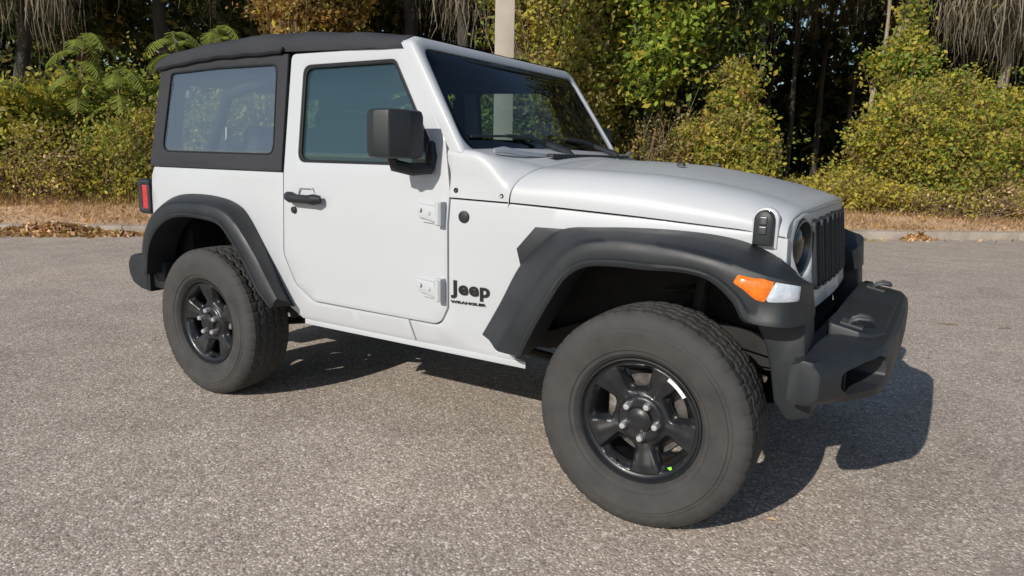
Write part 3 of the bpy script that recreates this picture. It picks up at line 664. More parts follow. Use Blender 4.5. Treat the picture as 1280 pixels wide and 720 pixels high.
# ---- wheels
DISC = vary(mat('brake_iron', (.14, .13, .12), .5, metal=.7), 30, (.09, .08, .075), (.2, .19, .18))
def build_wheel(cx, sg, rot, parent=car, spare=False):
    """sg = -1 right side, 1 left side; local wheel plane normal along y"""
    RY = .905 if not spare else 0
    def W_(x, y, z): return (x, y, z)
    # rim barrel + face
    yo = 0.0
    fc = MB()
    fc.lathe([(.006, .2295), (-.003, .2275), (-.004, .2225), (.002, .2185), (.008, .2160), (.014, .212), (.017, .204)], n=72)   # outer flange (outside is -y)
    fc.lathe([(.026, .205), (.06, .198), (.19, .195), (.215, .215), (.22, .228)], n=60)
    wins = []
    for k in range(5):
        a = R(27+72*k)+rot
        P = [(.113, -.016), (.122, -.033), (.175, -.055), (.182, -.032), (.184, 0), (.182, .032), (.175, .055), (.122, .033), (.113, .016)]
        wins.append(rnd([(p*math.cos(a)-q*math.sin(a), p*math.sin(a)+q*math.cos(a)) for p, q in P], [.012, .014, .016, 0, 0, 0, .016, .014, .012], 4))
    def wsf(u, v, d):
        r = math.hypot(u, v); an = math.atan2(v, u)
        ph = ((an-rot-R(27)) % (2*PI/5)); ph = min(ph, 2*PI/5-ph)      # 0 at window centre .. 36deg at spoke
        sp = smooth(R(12), R(24), ph)
        dep = interp(r, [(0, .020), (.078, .020), (.09, .034), (.12, .030), (.17, .018), (.198, .015), (.21, .017)])
        pp_, qq_ = r*math.cos(ph), r*math.sin(ph)
        dish = .024*(1-smooth(.036+.28*(pp_-.116), .052+.28*(pp_-.116), qq_))*smooth(.094, .114, pp_)*smooth(.200, .182, pp_)
        ridge = -.004*smooth(R(26), R(36), ph)*smooth(.08, .1, r)*smooth(.2, .17, r)
        return (u, dep+dish+ridge+d, v)
    panel(fc, circle(0, 0, .207, 80), wsf, holes=wins, t=.016, r=.006, g=.0065)
    wh = fc.build('wheel', [RIM], parent, smooth=42)
    # tyre
    NT = 300; mb = MB(); prof = [(.012, .2255), (-.004, .234), (-.012, .243), (-.0155, .246), (-.019, .258), (-.0235, .262), (-.0245, .266), (-.030, .295), (-.032, .318), (-.0325, .323), (-.0290, .326), (-.028, .335), (-.0255, .3375), (-.024, .352), (-.018, .372), (-.006, .387), (.006, .394)]
    nt_ = 26; tread = [(.010+i*(.207-.010)/nt_, .3985-.0045*(abs(i-nt_/2)/(nt_/2))**2.5) for i in range(nt_+1)]
    W2 = .2*1.0; far = [(.217-y, r) for y, r in prof[::-1]]
    allp = prof+tread+far
    rows = []
    for k in range(NT):
        a = 2*PI*k/NT; row = []
        for i, (y, r) in enumerate(allp):
            yy = (y-.1085)/.1085; ay = abs(yy); dr = 0
            if .23 < r:
                if r > .386:
                    # grooves: 4 zig-zag rings and sipes
                    zz = .05*math.sin(a*37)
                    for gc in (-.62, -.22, .22, .62):
                        if abs(yy-gc-zz) < .05: dr = -.007
                    sp = (a*48/(2*PI)+(.35*yy if ay < .62 else (.5 if yy > 0 else 0))) % 1
                    if ay > .66 and sp < .15: dr = -.0035
                    if ay < .60 and ((a*60/(2*PI)+.5*yy*(1 if int(abs(yy+.2)*3) % 2 else -1)) % 1) < .13: dr = -.004
                elif r > .352 and ay > .9:
                    sp = (a*48/(2*PI)+(.5 if yy > 0 else 0)) % 1
                    dr = .0012 if sp > .22 else -.0018
                elif .334 < r <= .353: dr = .003*(math.sin(a*96)+.5*math.sin(a*41) > .2); yo_s = -.0025*(math.sin(a*96) > 0)
                elif .262 < r < .318:
                    # raised lettering-like ribs are not drawn; a faint protector ring only
                    dr = 0
            rr = r+dr; yo_ = y
            x_, z_ = rr*math.cos(a), rr*math.sin(a)
            if not spare and z_ < -.392: z_ = -.392-.0005*(i % 2)
            # sidewall bulge near the contact patch
            if not spare and z_ < -.25 and r < .37 and r > .25: yo_ = y-(.006*smooth(-.25, -.36, z_)) if y < .1 else y+(.006*smooth(-.25, -.36, z_))
            row.append((x_, yo_, z_))
        rows.append(row)
    mb.grid(rows, close=True)
    ty = mb.build('tyre', [TYRE], wh, smooth=28)
    parts = [wh, ty]
    m_ = MB(); m_.lathe([(.030, .048), (.014, .047), (.008, .044), (.006, .036), (.002, .030), (.000, .018), (.000, 0)], n=40); parts.append(m_.build('centre_cap', [RIM], wh))
    for k in range(5):
        a = R(63+72*k)+rot; c = (.0635*math.cos(a), 0, .0635*math.sin(a)); m_ = MB()
        m_.lathe([(.024, .0150), (.004, .0135), (-.003, .0125), (-.007, .0095), (-.0085, 0)], c, n=14); parts.append(m_.build('lug_nut', [CHROME], wh))
    a = R(245)+rot; m_ = MB(); m_.tube([(.195*math.cos(a), .03, .195*math.sin(a)), (.185*math.cos(a), -.0, .185*math.sin(a))], .004, 8); parts.append(m_.build('valve_stem', [RUBBER], wh))
    if not spare:
        m_ = MB(); m_.lathe([(.095, 0), (.095, .150), (.108, .150), (.108, 0)], n=40); m_.lathe([(.05, 0), (.05, .07), (.10, .08)], n=24); parts.append(m_.build('brake_disc', [DISC], wh))
        m_ = MB(); m_.box((.10 if cx < -1 else -.11, .085, .03), (.06, .06, .13)); parts.append(m_.build('brake_caliper', [STEEL], wh, bevel=.01))
    return wh
TILTS = {}
base_w = None
for cx, sg, rot in ((0, -1, 0.0), (-2.459, -1, R(31)), (0, 1, R(12)), (-2.459, 1, R(50))):
    wh = build_wheel(cx, sg, rot)
    wh.location = (cx, -.903 if sg < 0 else .903, .3925)
    if sg > 0: wh.rotation_euler = (0, 0, PI)
    if cx == 0 and sg < 0:
        def wpt(a, r, o=-.0015): return (r*math.cos(a), o, r*math.sin(a))
        s_ = MB(); rows = [[(r*math.cos(a), .0105+.02*(r-.19), r*math.sin(a)) for r in (.188, .2015)] for a in np.linspace(R(36), R(60), 12)]; s_.grid(rows); s_.build('paper_sticker', [WSTICK], wh, smooth=0)
        s_ = MB(); s_.add([(r*math.cos(a), .0105, r*math.sin(a)) for a, r in ((R(307), .188), (R(312), .191), (R(311), .201), (R(308), .200))], [(0, 1, 2, 3)]); s_.build('green_sticker', [GSTICK], wh, smooth=0)
sw = build_wheel(-3.3, -1, 0, spare=True); sw.name = 'spare_wheel'; sw.location = (-3.42, 0, .98); sw.rotation_euler = (0, 0, -PI/2); sw.scale = (.97, .9, .97)
f = MB(); f.box((-3.17, 0, .98), (.2, .25, .25)); f.box((-3.14, .1, .98), (.04, .7, .1)); f.build('spare_carrier', [DARK], car, bevel=.01)

# ---- undercarriage
for sg in (-1, 1):
    f = MB(); f.tube([(.45, sg*.42, .60), (.1, sg*.42, .66), (-.35, sg*.42, .60), (-.6, sg*.44, .50), (-1.9, sg*.44, .48), (-2.2, sg*.44, .62), (-2.6, sg*.44, .66), (-3.1, sg*.44, .60)], .055, 4); f.build('frame_rail', [DARK], car, smooth=20)
    for cx in (0, -2.459):
        f = MB(); f.tube([(cx+.06, sg*.58, .44), (cx+.10, sg*.55, .90)], [.03, .026], 10); f.tube([(cx+.05, sg*.60, .38), (cx+.07, sg*.575, .62)], .018, 8); f.build('shock_absorber', [DARK], car)
        pts = [(cx-.02+.055*math.cos(a), sg*.47+.055*math.sin(a), .48+.34*a/(2*PI*6)) for a in np.linspace(0, 2*PI*6, 90)]
        f = MB(); f.tube(pts, .008, 6); f.build('coil_spring', [DARK], car)
    f = MB(); f.tube([(.02, sg*.62, .33), (-.45, sg*.45, .40), (-.9, sg*.40, .42)], .022, 8); f.build('control_arm', [DARK], car)
    f = MB(); f.tube([(-2.44, sg*.55, .33), (-1.75, sg*.44, .44)], .022, 8); f.build('control_arm', [DARK], car)
    # sway bar link and end (seen as a bright rod ahead of the tyre)
    f = MB(); f.tube([(.16, sg*.50, .50), (.30, sg*.60, .545), (.36, sg*.62, .54)], .012, 8); f.build('sway_bar', [STEEL], car)
for cx in (0, -2.459):
    f = MB(); f.tube([(cx, -.72, .39), (cx, .72, .39)], .042, 12); ax = f.build('axle', [DARK], car)
    f = MB(); f.lathe([(-.12, .02), (-.09, .10), (0, .13), (.09, .10), (.12, .02)], (cx, .15 if cx == 0 else 0, .39), 20); f.build('differential', [DARK], ax)
f = MB(); f.tube([(-2.35, 0, .40), (-1.3, .05, .50)], .03, 10); f.build('driveshaft', [DARK], car)
f = MB(); f.box((-1.05, 0, .53), (.75, .38, .2)); f.build('gearbox', [DARK], car, bevel=.04)
f = MB(); f.box((-1.75, .22, .46), (.6, .36, .16)); f.build('fuel_tank', [DARK], car, bevel=.05)
f = MB(); f.tube([(-.6, -.3, .45), (-1.2, -.34, .42), (-1.9, -.36, .44), (-2.3, -.50, .52), (-2.9, -.52, .50)], .032, 10); ex = f.build('exhaust_pipe', [DARK], car)
f = MB(); f.tube([(-2.75, -.3, .50), (-2.75, .3, .50)], .09, 14); f.build('muffler', [DARK], ex)
f = MB(); f.tube([(.15, -.62, .46), (.15, .5, .50)], .018, 8); f.build('steering_rod', [DARK], car)

# ---- interior
for sg in (-1, 1):
    f = MB(); f.box((-1.55, sg*.37, .92), (.50, .50, .16), rot=(0, R(-5), 0)); se = f.build('seat', [SEAT], car, bevel=.05, seg=3)
    f = MB(); f.box((-1.86, sg*.37, 1.22), (.14, .48, .62), rot=(0, R(-14), 0), taper=(.8, .82)); f.build('backrest', [SEAT], se, bevel=.05, seg=3)
    f = MB(); f.box((-1.96, sg*.37, 1.585), (.09, .26, .17), rot=(0, R(-8), 0), taper=(.8, .85)); f.tube([(-1.94, sg*.32, 1.44), (-1.95, sg*.32, 1.56)], .007, 6); f.tube([(-1.94, sg*.42, 1.44), (-1.95, sg*.42, 1.56)], .007, 6); f.build('headrest', [SEAT], se, bevel=.03, seg=3)
    f = MB(); f.tube([(-1.0, sg*.60, 1.22), (-1.20, sg*.585, 1.66), (-1.30, sg*.58, 1.70), (-2.05, sg*.58, 1.72), (-2.12, sg*.585, 1.68), (-2.14, sg*.62, 1.2), (-2.14, sg*.63, .8)], .036, 10); f.tube([(-2.10, sg*.58, 1.70), (-2.60, sg*.59, 1.60), (-2.86, sg*.60, 1.15)], .032, 10); f.build('roll_bar', [INT], car)
f = MB(); f.tube([(-2.10, -.58, 1.71), (-2.10, .58, 1.71)], .034, 10); f.build('cross_bar', [INT], car)
f = MB(); f.box((-2.40, 0, .95), (.42, .9, .14)); rs = f.build('rear_seat', [SEAT], car, bevel=.04, seg=3)
f = MB(); f.box((-2.62, 0, 1.20), (.12, .88, .50), rot=(0, R(-12), 0)); f.build('backrest', [SEAT], rs, bevel=.04, seg=3)
f = MB(); P = [(-.93, 1.30), (-.99, 1.335), (-1.08, 1.33), (-1.13, 1.27), (-1.14, 1.14), (-1.06, 1.0), (-.93, .95)]
f.add([(x, -.68, z) for x, z in P]+[(x, .68, z) for x, z in P], [tuple(range(7)), tuple(range(7, 14))]+[(i, (i+1) % 7, 7+(i+1) % 7, 7+i) for i in range(7)])
da = f.build('dashboard', [INT], car, bevel=.015)
f = MB(); f.tube([(-1.12, -.52, 1.28), (-1.15, -.50, 1.325), (-1.15, -.22, 1.325), (-1.12, -.20, 1.28)], .012, 8); f.build('grab_handle', [SILVER], da)
f = MB(); f.box((-1.03, .0, 1.345), (.05, .24, .03)); f.build('dash_top_pad', [INT], da, bevel=.008)
pts = [(-1.33+.5*.19*math.sin(a)*1.0, .37+.19*math.cos(a), 1.24+.19*math.sin(a)*.88) for a in np.linspace(0, 2*PI, 33)]
f = MB(); f.tube(pts, .016, 8, cap=False); wh_ = f.build('steering_wheel', [INT], car)
f = MB(); f.tube([(-1.33, .37, 1.24), (-1.10, .37, 1.12)], .03, 10); f.box((-1.33, .37, 1.24), (.03, .34, .035)); f.box((-1.34, .37, 1.22), (.035, .12, .12)); f.build('steering_column', [INT], wh_)
f = MB(); f.box((-1.12, .02, 1.66), (.035, .24, .07)); mr = f.build('rear_view_mirror', [INT], car, bevel=.012)
for sg in (-1, 1):
    f = MB(); f.box((-1.20, sg*.33, 1.715), (.03, .5, .10), rot=(0, R(-25), 0)); f.build('sun_visor', [INT], car, bevel=.008)
f = MB(); f.box((-1.245, 0, 1.765), (.06, 1.30, .05)); f.build('header_rail', [INT], car, bevel=.01)
f = MB(); f.box((-2.74, -.50, 1.34), (.012, .035, .18), rot=(0, R(4), 0)); f.build('seat_belt_tag', [WSTICK], car)
f = MB(); f.tube([(-2.15, -.60, 1.62), (-2.20, -.55, 1.4), (-2.22, -.5, 1.15)], .006, 5); f.build('seat_belt', [SILVER], car)
# headliner under the fabric
f = MB(); f.grid([[(x, y, interp(x, RLOW)+.02) for y in (-.64, 0, .64)] for x in (-3.0, -2.5, -2.0, -1.5, -1.2)]); f.build('headliner', [INT], car)

# ================================================================== THE PLACE
# local axes of the lot: s metres to the right, d metres away from where one stands beside the car
HF = Vector((-math.sin(YAW), math.cos(YAW), 0)); HR = Vector((math.cos(YAW), math.sin(YAW), 0)); BASE = Vector((0.85, -3.12, 0))
def P2(s, d, z=0): return BASE + HR*s + HF*d + Vector((0, 0, z))
KD = (HR+HF*.118).normalized(); KN = Vector((-KD.y, KD.x, 0)); K0 = P2(0, 11.3)
def K(u, v, z=0): return K0 + KD*u + KN*v + Vector((0, 0, z))
def gz(v, u=0):
    if v < .15: return 0
    return .115 + .085*min(v, 4) + .02*max(0, v-4) + .05*math.sin(u*.9+v)*smooth(.3, 2, v)
def sv(px_s, d):           # s,d -> u,v on the kerb axes
    q = P2(px_s, d)-K0; return q.dot(KD), q.dot(KN)

ASPH = mat('asphalt', (.2, .19, .175), .9, spec=.25)
N, L, b = nodes(ASPH)
tc = N.new('ShaderNodeTexCoord')
def nz(scale, detail=3, rough=.6):
    n = N.new('ShaderNodeTexNoise'); n.inputs['Scale'].default_value = scale; n.inputs['Detail'].default_value = detail; n.inputs['Roughness'].default_value = rough
    L.new(tc.outputs['Object'], n.inputs['Vector']); return n
def mixc(a, bb, fac, mode='MULTIPLY'):
    m = N.new('ShaderNodeMix'); m.data_type = 'RGBA'; m.blend_type = mode
    if isinstance(fac, float): m.inputs[0].default_value = fac
    else: L.new(fac, m.inputs[0])
    L.new(a, m.inputs[6]); L.new(bb, m.inputs[7]); return m.outputs[2]
vo = N.new('ShaderNodeTexVoronoi'); vo.inputs['Scale'].default_value = 118; vo.inputs['Randomness'].default_value = 1; L.new(tc.outputs['Object'], vo.inputs['Vector'])
sep = N.new('ShaderNodeSeparateColor'); L.new(vo.outputs['Color'], sep.inputs[0])
stone = ramp(ASPH, sep.outputs[0], [(0, (.345, .29, .245)), (.35, (.445, .38, .325)), (.72, (.545, .47, .405)), (.9, (.70, .615, .545)), (1, (.93, .86, .79))])
edge_ = ramp(ASPH, vo.outputs['Distance'], [(.0, (1, 1, 1)), (.55, (.97, .97, .97)), (.95, (.55, .54, .53))])
c1 = mixc(stone.outputs[0], edge_.outputs[0], 1.0)
n1 = nz(.35, 5); r1 = ramp(ASPH, n1.outputs['Fac'], [(.3, (.86, .85, .84)), (.5, (.97, .97, .96)), (.7, (1.08, 1.05, 1.02))]); c2 = mixc(c1, r1.outputs[0], 1.0)
n2 = nz(26, 4, .7); r2 = ramp(ASPH, n2.outputs['Fac'], [(.3, (.78, .78, .79)), (.7, (1.15, 1.14, 1.12))]); c3 = mixc(c2, r2.outputs[0], 1.0)
n3 = nz(2.6, 6, .7); r3 = ramp(ASPH, n3.outputs['Fac'], [(.38, (.88, .87, .86)), (.6, (1.03, 1.03, 1.02))]); c4 = mixc(c3, r3.outputs[0], 1.0)
L.new(c4, b.inputs['Base Color'])
hh = N.new('ShaderNodeMath'); hh.operation = 'SUBTRACT'; hh.inputs[0].default_value = 1; L.new(vo.outputs['Distance'], hh.inputs[1]); bump(ASPH, hh.outputs[0], .55, .004)
g = MB(); rows = []
us = [-90, -40, -20, -10, 0, 10, 20, 40, 90]
for u in us: rows.append([K(u, v, 0) for v in (-80, -30, -14, -7, -3, 0)])
g.grid(rows); tag(g.build('asphalt_lot', [ASPH], smooth=0), kind='structure')

CONC = vary(mat('concrete', (.3, .28, .25), .9), 3, (.27, .225, .185), (.42, .36, .30), bmp=.5, bd=.004, bs=60)
kb = MB(); seg = 3.0
for i in range(-14, 15):
    u0_, u1_ = i*seg+.006, (i+1)*seg-.006; rows = []
    for u in np.linspace(u0_, u1_, 7):
        j = .006*math.sin(u*3.1)+.004*math.sin(u*7.7)
        rows.append([K(u, v+j, z) for v, z in ((-.02, -.02), (-.015, .10), (.0, .125), (.03, .135), (.14, .137), (.155, .12), (.16, -.02))])
    kb.grid(rows); n = 7; kb.add(rows[0], [tuple(range(n))]); kb.add(rows[-1], [tuple(range(n))])
tag(kb.build('kerb', [CONC], smooth=30), kind='structure')

SOIL = vary(mat('verge_soil', (.16, .11, .06), .95), 1.3, (.5, .33, .2), (.68, .48, .32), bmp=.6, bd=.03, bs=14)
g = MB(); rows = []
for u in np.arange(-60, 61, 1.0):
    rows.append([K(u, v, gz(v, u)-.004) for v in (.158, .4, .8, 1.3, 2, 3, 4, 6, 9, 13, 18, 26, 36, 60, 140)])
g.grid(rows); tag(g.build('grass_verge', [SOIL], smooth=60), kind='structure')
g = MB(); rows = []          # land beyond, out to the horizon
for a in np.linspace(0, 2*PI, 49): rows.append([Vector((0, 0, -.02))+Vector((math.cos(a), math.sin(a), 0))*r for r in (30, 100, 400, 900)])
g.grid(rows); tag(g.build('ground', [vary(mat('far_ground', (.12, .11, .07), .95), .05, (.08, .08, .045), (.14, .12, .08))], smooth=0), kind='structure')

# ---- leaf materials (plain surface colours, some light through the leaf)
def leafm(name, col, tr=.42):
    m = bpy.data.materials.new(name); m.use_nodes = True; N, L = m.node_tree.nodes, m.node_tree.links; b = N['Principled BSDF']; out = N['Material Output']
    tc = N.new('ShaderNodeTexCoord'); n = N.new('ShaderNodeTexNoise'); n.inputs['Scale'].default_value = 1.7; n.inputs['Detail'].default_value = 6; n.inputs['Roughness'].default_value = .75
    L.new(tc.outputs['Object'], n.inputs['Vector']); r = N.new('ShaderNodeValToRGB'); L.new(n.outputs['Fac'], r.inputs[0])
    r.color_ramp.elements[0].position = .3; r.color_ramp.elements[1].position = .7
    r.color_ramp.elements[0].color = (col[0]*.7, col[1]*.72, col[2]*.8, 1); r.color_ramp.elements[1].color = (col[0]*1.25, col[1]*1.2, col[2], 1)
    L.new(r.outputs[0], b.inputs['Base Color']); b.inputs['Roughness'].default_value = .55; b.inputs['Specular IOR Level'].default_value = .3
    t = N.new('ShaderNodeBsdfTranslucent'); L.new(r.outputs[0], t.inputs[0]); mx = N.new('ShaderNodeMixShader'); mx.inputs[0].default_value = tr
    L.new(b.outputs[0], mx.inputs[1]); L.new(t.outputs[0], mx.inputs[2]); L.new(mx.outputs[0], out.inputs['Surface']); return m
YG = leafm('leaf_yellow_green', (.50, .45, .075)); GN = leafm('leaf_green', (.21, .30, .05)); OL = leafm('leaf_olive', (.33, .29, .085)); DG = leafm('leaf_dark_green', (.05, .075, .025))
BR = leafm('leaf_brown', (.36, .26, .12)); GO_ = leafm('leaf_golden', (.42, .26, .08)); YE = leafm('leaf_yellow', (.6, .47, .06)); BRT = leafm('leaf_bright', (.33, .44, .06))
MOSS = leafm('spanish_moss', (.24, .21, .16), .25); STRAW = leafm('dry_grass_blade', (.74, .52, .34), .3); FERN = leafm('frond_green', (.27, .32, .07))
BARK = vary(mat('bark', (.07, .06, .05), .95), 6, (.035, .03, .027), (.10, .088, .072), bmp=.9, bd=.03, bs=22, vec=(1, 1, .25))
BARKP = vary(mat('pale_bark', (.3, .26, .2), .95), 6, (.22, .185, .14), (.40, .34, .27), bmp=.8, bd=.03, bs=22, vec=(1, 1, .25))
TWIG = vary(mat('dry_twig', (.2, .14, .09), .9), 9, (.13, .09, .06), (.28, .20, .13))

def quads_mesh(name, V, M, mats, parent=None, k=4):
    """V: (n, k, 3) array of separate k-gons, M: material index per face"""
    n = len(V); me = bpy.data.meshes.new(name)
    me.vertices.add(n*k); me.vertices.foreach_set('co', V.reshape(-1).astype(np.float32))
    me.loops.add(n*k); me.loops.foreach_set('vertex_index', np.arange(n*k, dtype=np.int32))
    me.polygons.add(n); me.polygons.foreach_set('loop_start', np.arange(0, n*k, k, dtype=np.int32)); me.polygons.foreach_set('loop_total', np.full(n, k, dtype=np.int32))
    me.polygons.foreach_set('material_index', M.astype(np.int32)); me.update(calc_edges=True)
    return link(name, me, parent, mats)
def unit(a): return a/np.maximum(np.linalg.norm(a, axis=1, keepdims=True), 1e-9)
def leaves(C, size, asp=1.7, droop=.25, jit=.35):
    n = len(C); nrm = unit(RNG.normal(size=(n, 3))+np.array([0, 0, .35])); t = unit(np.cross(nrm, RNG.normal(size=(n, 3)))); t[:, 2] -= droop; t = unit(t); bt = np.cross(nrm, t)
    sz = (size*(1+jit*RNG.normal(size=n)).clip(.45, 1.9))[:, None]
    return np.stack([C-t*sz*asp*.5, C+bt*sz*.5, C+t*sz*asp*.5, C-bt*sz*.5], 1)
def blob_clusters(blobs, n, shell=.6):
    """cluster centres through lumpy ellipsoids, mostly near the outside"""
    vol = np.array([b[3]*b[4]*b[5] for b in blobs])**(2/3); idx = RNG.choice(len(blobs), n, p=vol/vol.sum()); B = np.array(blobs)[idx]
    d = unit(RNG.normal(size=(n, 3))); r = np.where(RNG.random(n) < shell, np.where(RNG.random(n) < .13, RNG.normal(1.18, .14, n), RNG.normal(.93, .12, n)), RNG.random(n)**.5)[:, None]
    lump = 1+.18*np.sin(d[:, :1]*5+B[:, :1]*3)+.16*np.sin(d[:, 1:2]*7+d[:, 2:3]*6+B[:, 1:2]*2)
    return B[:, :3]+d*r*lump*B[:, 3:6]
def foliage(name, blobs, ncl, per, size, mats, wts, parent, spread=.16, shell=.6, droop=.25, asp=1.7, zmin=None, patch=.75):
    C = blob_clusters(blobs, ncl, shell); wts = np.array(wts)/sum(wts)
    cm = RNG.choice(len(mats), ncl, p=wts); sp = spread*(.6+.8*RNG.random(ncl))
    c = np.repeat(C, per, 0)+RNG.normal(size=(ncl*per, 3))*np.repeat(sp, per)[:, None]*np.array([1, 1, .7])
    m = np.where(RNG.random(ncl*per) < patch, np.repeat(cm, per), RNG.choice(len(mats), ncl*per, p=wts))
    if zmin is not None: k = c[:, 2] > zmin; c = c[k]; m = m[k]
    return quads_mesh(name, leaves(c, size, asp, droop), m, mats, parent)
def twigs(name, blobs, n, parent, base, r=.008, m=None, length=1.0):
    mb = MB(); C = blob_clusters(blobs, n, .7)
    for p in C:
        p = Vector(p); a = Vector(base)+Vector((random.uniform(-.4, .4), random.uniform(-.4, .4), 0)); q = a.lerp(p, 1-length*random.uniform(.35, .9))
        mid = q.lerp(p, .5)+Vector((random.uniform(-.12, .12), random.uniform(-.12, .12), random.uniform(0, .15)))
        mb.tube([q, mid, p], [r*1.3, r, r*.5], 4, cap=False)
    return mb.build(name, [m or TWIG], parent, smooth=60)
def moss(name, pts, n, parent, ln=(.5, 1.3), wd=.03, m=None):
    n = int(n*2.6)
    """hanging strands: ribbons of four quads"""
    k = RNG.integers(len(pts), size=n); A = np.array(pts)[k]+RNG.normal(size=(n, 3))*np.array([.13, .13, .32]); mk = (.45+.9*RNG.random(len(pts)))[k][:, None]; Ln = RNG.uniform(*ln, n)[:, None]*mk*.85
    an = RNG.random(n)*PI; wv = np.stack([np.cos(an), np.sin(an), 0*an], 1)*(wd*.42*(.4+RNG.random(n)))[:, None]
    V = []; sw = RNG.normal(size=(n, 3))*.05; sw[:, 2] = 0
    prev = A; pw = wv*.6
    for i in range(4):
        nx = A+sw*(i+1)*(.6+.3*RNG.random((n, 1)))+np.array([0, 0, -1])*Ln*(i+1)/4+RNG.normal(size=(n, 3))*.045; nw = wv*(1-.28*i)
        V.append(np.stack([prev-pw, prev+pw, nx+nw, nx-nw], 1)); prev = nx; pw = nw
    V = np.concatenate(V); return quads_mesh(name, V, np.zeros(len(V)), [m or MOSS], parent)
def local(u, v): p = K(u, v); return Vector((p.x, p.y, gz(v, u)))
def rel(blobs):
    """blob offsets given along kerb (du), away (dv), up (dz) -> world-aligned offsets"""
    out = []
    for du, dv, dz, rx, ry, rz in blobs:
        p = KD*du+KN*dv; out.append((p.x, p.y, dz, rx, ry, rz))
    return out
BUSHG = 'shrubs and vine mounds along the verge'
def bush(name, s, d, blobs, label, mats, wts, n=700, per=16, size=.06, tw=60, cat_='bush', group=BUSHG, **k):
    u, v = sv(s, d); o = empty(name, local(u, v)); tag(o, label, cat_, group); B = rel(blobs)
    foliage('foliage', B, int(n*1.05), int(per*1.65), size*.78, mats, wts, o, zmin=.0, **k)
    if tw: twigs('twigs', B, tw, o, (0, 0, 0))
    return o
def tree(name, s, d, label, trunk, r, blobs, mats, wts, n=500, per=14, size=.12, bark=None, limbs=6, msn=0, mossl=(.5, 1.3), group='trees of the wood behind the verge', mossz=0, cat_='tree', droop=.25, spread=.28, mwd=.03, mosscl=40):
    u, v = sv(s, d); o = empty(name, local(u, v)); tag(o, label, cat_, group); B = rel(blobs)
    pts = [Vector((0, 0, -.2))]+[Vector(rel([(a, b_, c, 0, 0, 0)])[0][:3]) for a, b_, c in trunk]
    pp = cat(pts, 5); nn = len(pp); rr = [r*(1.25 if i == 0 else 1)*(1-.72*i/nn)*(1+.06*math.sin(i*2.3)) for i in range(nn)]
    mb = MB(); mb.tube(pp, rr, 12)
    t_ = mb.build('trunk', [bark or BARK], o, smooth=60)
    mb = MB(); C = blob_clusters(B, max(4, limbs*4), .3); tips = []
    for i in range(max(1, limbs*4)):
        q = Vector(C[i]); k_ = int(nn*random.uniform(.68, .97)); a = pp[min(k_, nn-1)]
        md_ = a.lerp(q, .5)+Vector((random.uniform(-.3, .3), random.uniform(-.3, .3), random.uniform(.0, .4)))
        r0_ = r*(.35 if i < limbs else .14); mb.tube([a, md_, q], [r0_, r0_*.6, r0_*.2], 6, cap=False); tips += [md_, q, a.lerp(q, .75)]
    mb.build('limbs', [bark or BARK], o, smooth=60)
    foliage('crown', B, int(n*1.5), per, size*.8, mats, wts, o, spread=spread, shell=.45, droop=droop)
    if msn:
        cc = [tuple(t) for t in tips]+[tuple(c) for c in blob_clusters(B, mosscl, .4)]; cc = [c for c in cc if c[2] > mossz]
        moss('hanging_moss', cc, msn, o, mossl, wd=mwd)
    return o
def M_(px, d): return (px-640)/872*d
# --- shrubs along the verge (left to right)
bush('shrub', M_(10, 13.2), 13.2, [(0, 0, .9, 1.3, .9, 1.0), (-1.0, .3, 1.2, 1.0, .8, 1.0), (.6, .4, 1.1, .8, .8, .8)], 'bushy yellow-green shrub with bright leaves at the far left of the verge', [YG, GN, YE, OL], [6, 4, 1.2, 1.5], n=1000, size=.075)
bush('shrub', M_(-120, 13.5), 13.5, [(0, 0, 1.0, 1.4, .9, 1.2)], 'dull green shrub half out of view at the left edge', [GN, OL, BR], [4, 3, 1], n=500, size=.07)
bush('brush', M_(45, 12.6), 12.6, [(0, 0, .5, 1.3, .45, .6), (-1.1, 0, .45, .9, .4, .55)], 'dry tangled brown brush below the yellow-green shrub on the left', [BR, OL, STRAW, YG], [1.6, 4, 1.4, 2.5], n=420, size=.045, tw=240)
bush('brush', M_(150, 13.0), 13.0, [(0, 0, .6, 1.1, .6, .75), (.8, .2, .8, .8, .6, .8)], 'olive and brown thicket behind the red tail light', [OL, BR, YG, GN], [4, 1, 3, 2], n=700, size=.05, tw=200)
bush('shrub', M_(120, 15), 15, [(0, 0, 1.1, 1.2, .8, 1.1), (1.2, .3, 1.3, .9, .8, 1.0)], 'rounded green shrub under the feathery fronds', [GN, YG, OL, DG], [4, 3, 2, 2], n=700, size=.08)
bush('shrub', M_(300, 14), 14, [(0, 0, .9, 1.4, .9, 1.1)], 'mid-green shrub seen through the soft-top side window', [GN, OL, YG], [3, 2, 2], n=500, size=.08)
bush('shrub', M_(450, 14.5), 14.5, [(0, 0, 1.0, 1.4, .9, 1.3)], 'leafy green shrub seen through the door window', [BRT, GN, YG], [3, 3, 2], n=500, size=.08)
bush('shrub', M_(600, 15), 15, [(0, 0, 1.0, 1.3, .9, 1.3)], 'green shrub seen through the windshield behind the post', [GN, BRT, OL], [3, 2, 1], n=500, size=.08)
bush('vine_thicket', M_(690, 15.2), 15.2, [(0, 0, 1.4, 1.0, .8, 1.5), (-.1, .2, 3.4, 1.0, .8, 1.6), (.4, .2, 2.4, .9, .8, 1.2), (-.6, .4, 4.8, 1.1, .8, 1.0)], 'tall olive vine-covered thicket just right of the concrete post', [OL, YG, GN, BR, YE], [5, 3, 2, 1.6, .35], n=1900, per=15, size=.07, tw=160, spread=.14)
bush('brush', M_(815, 15.4), 15.4, [(0, 0, .9, 1.1, .6, 1.0), (.3, 0, .5, 1.3, .6, .5)], 'shaded brown stems and sparse leaves above the rear edge of the hood', [BR, OL, DG, YG], [4, 2, 3, .8], n=260, size=.055, tw=420)
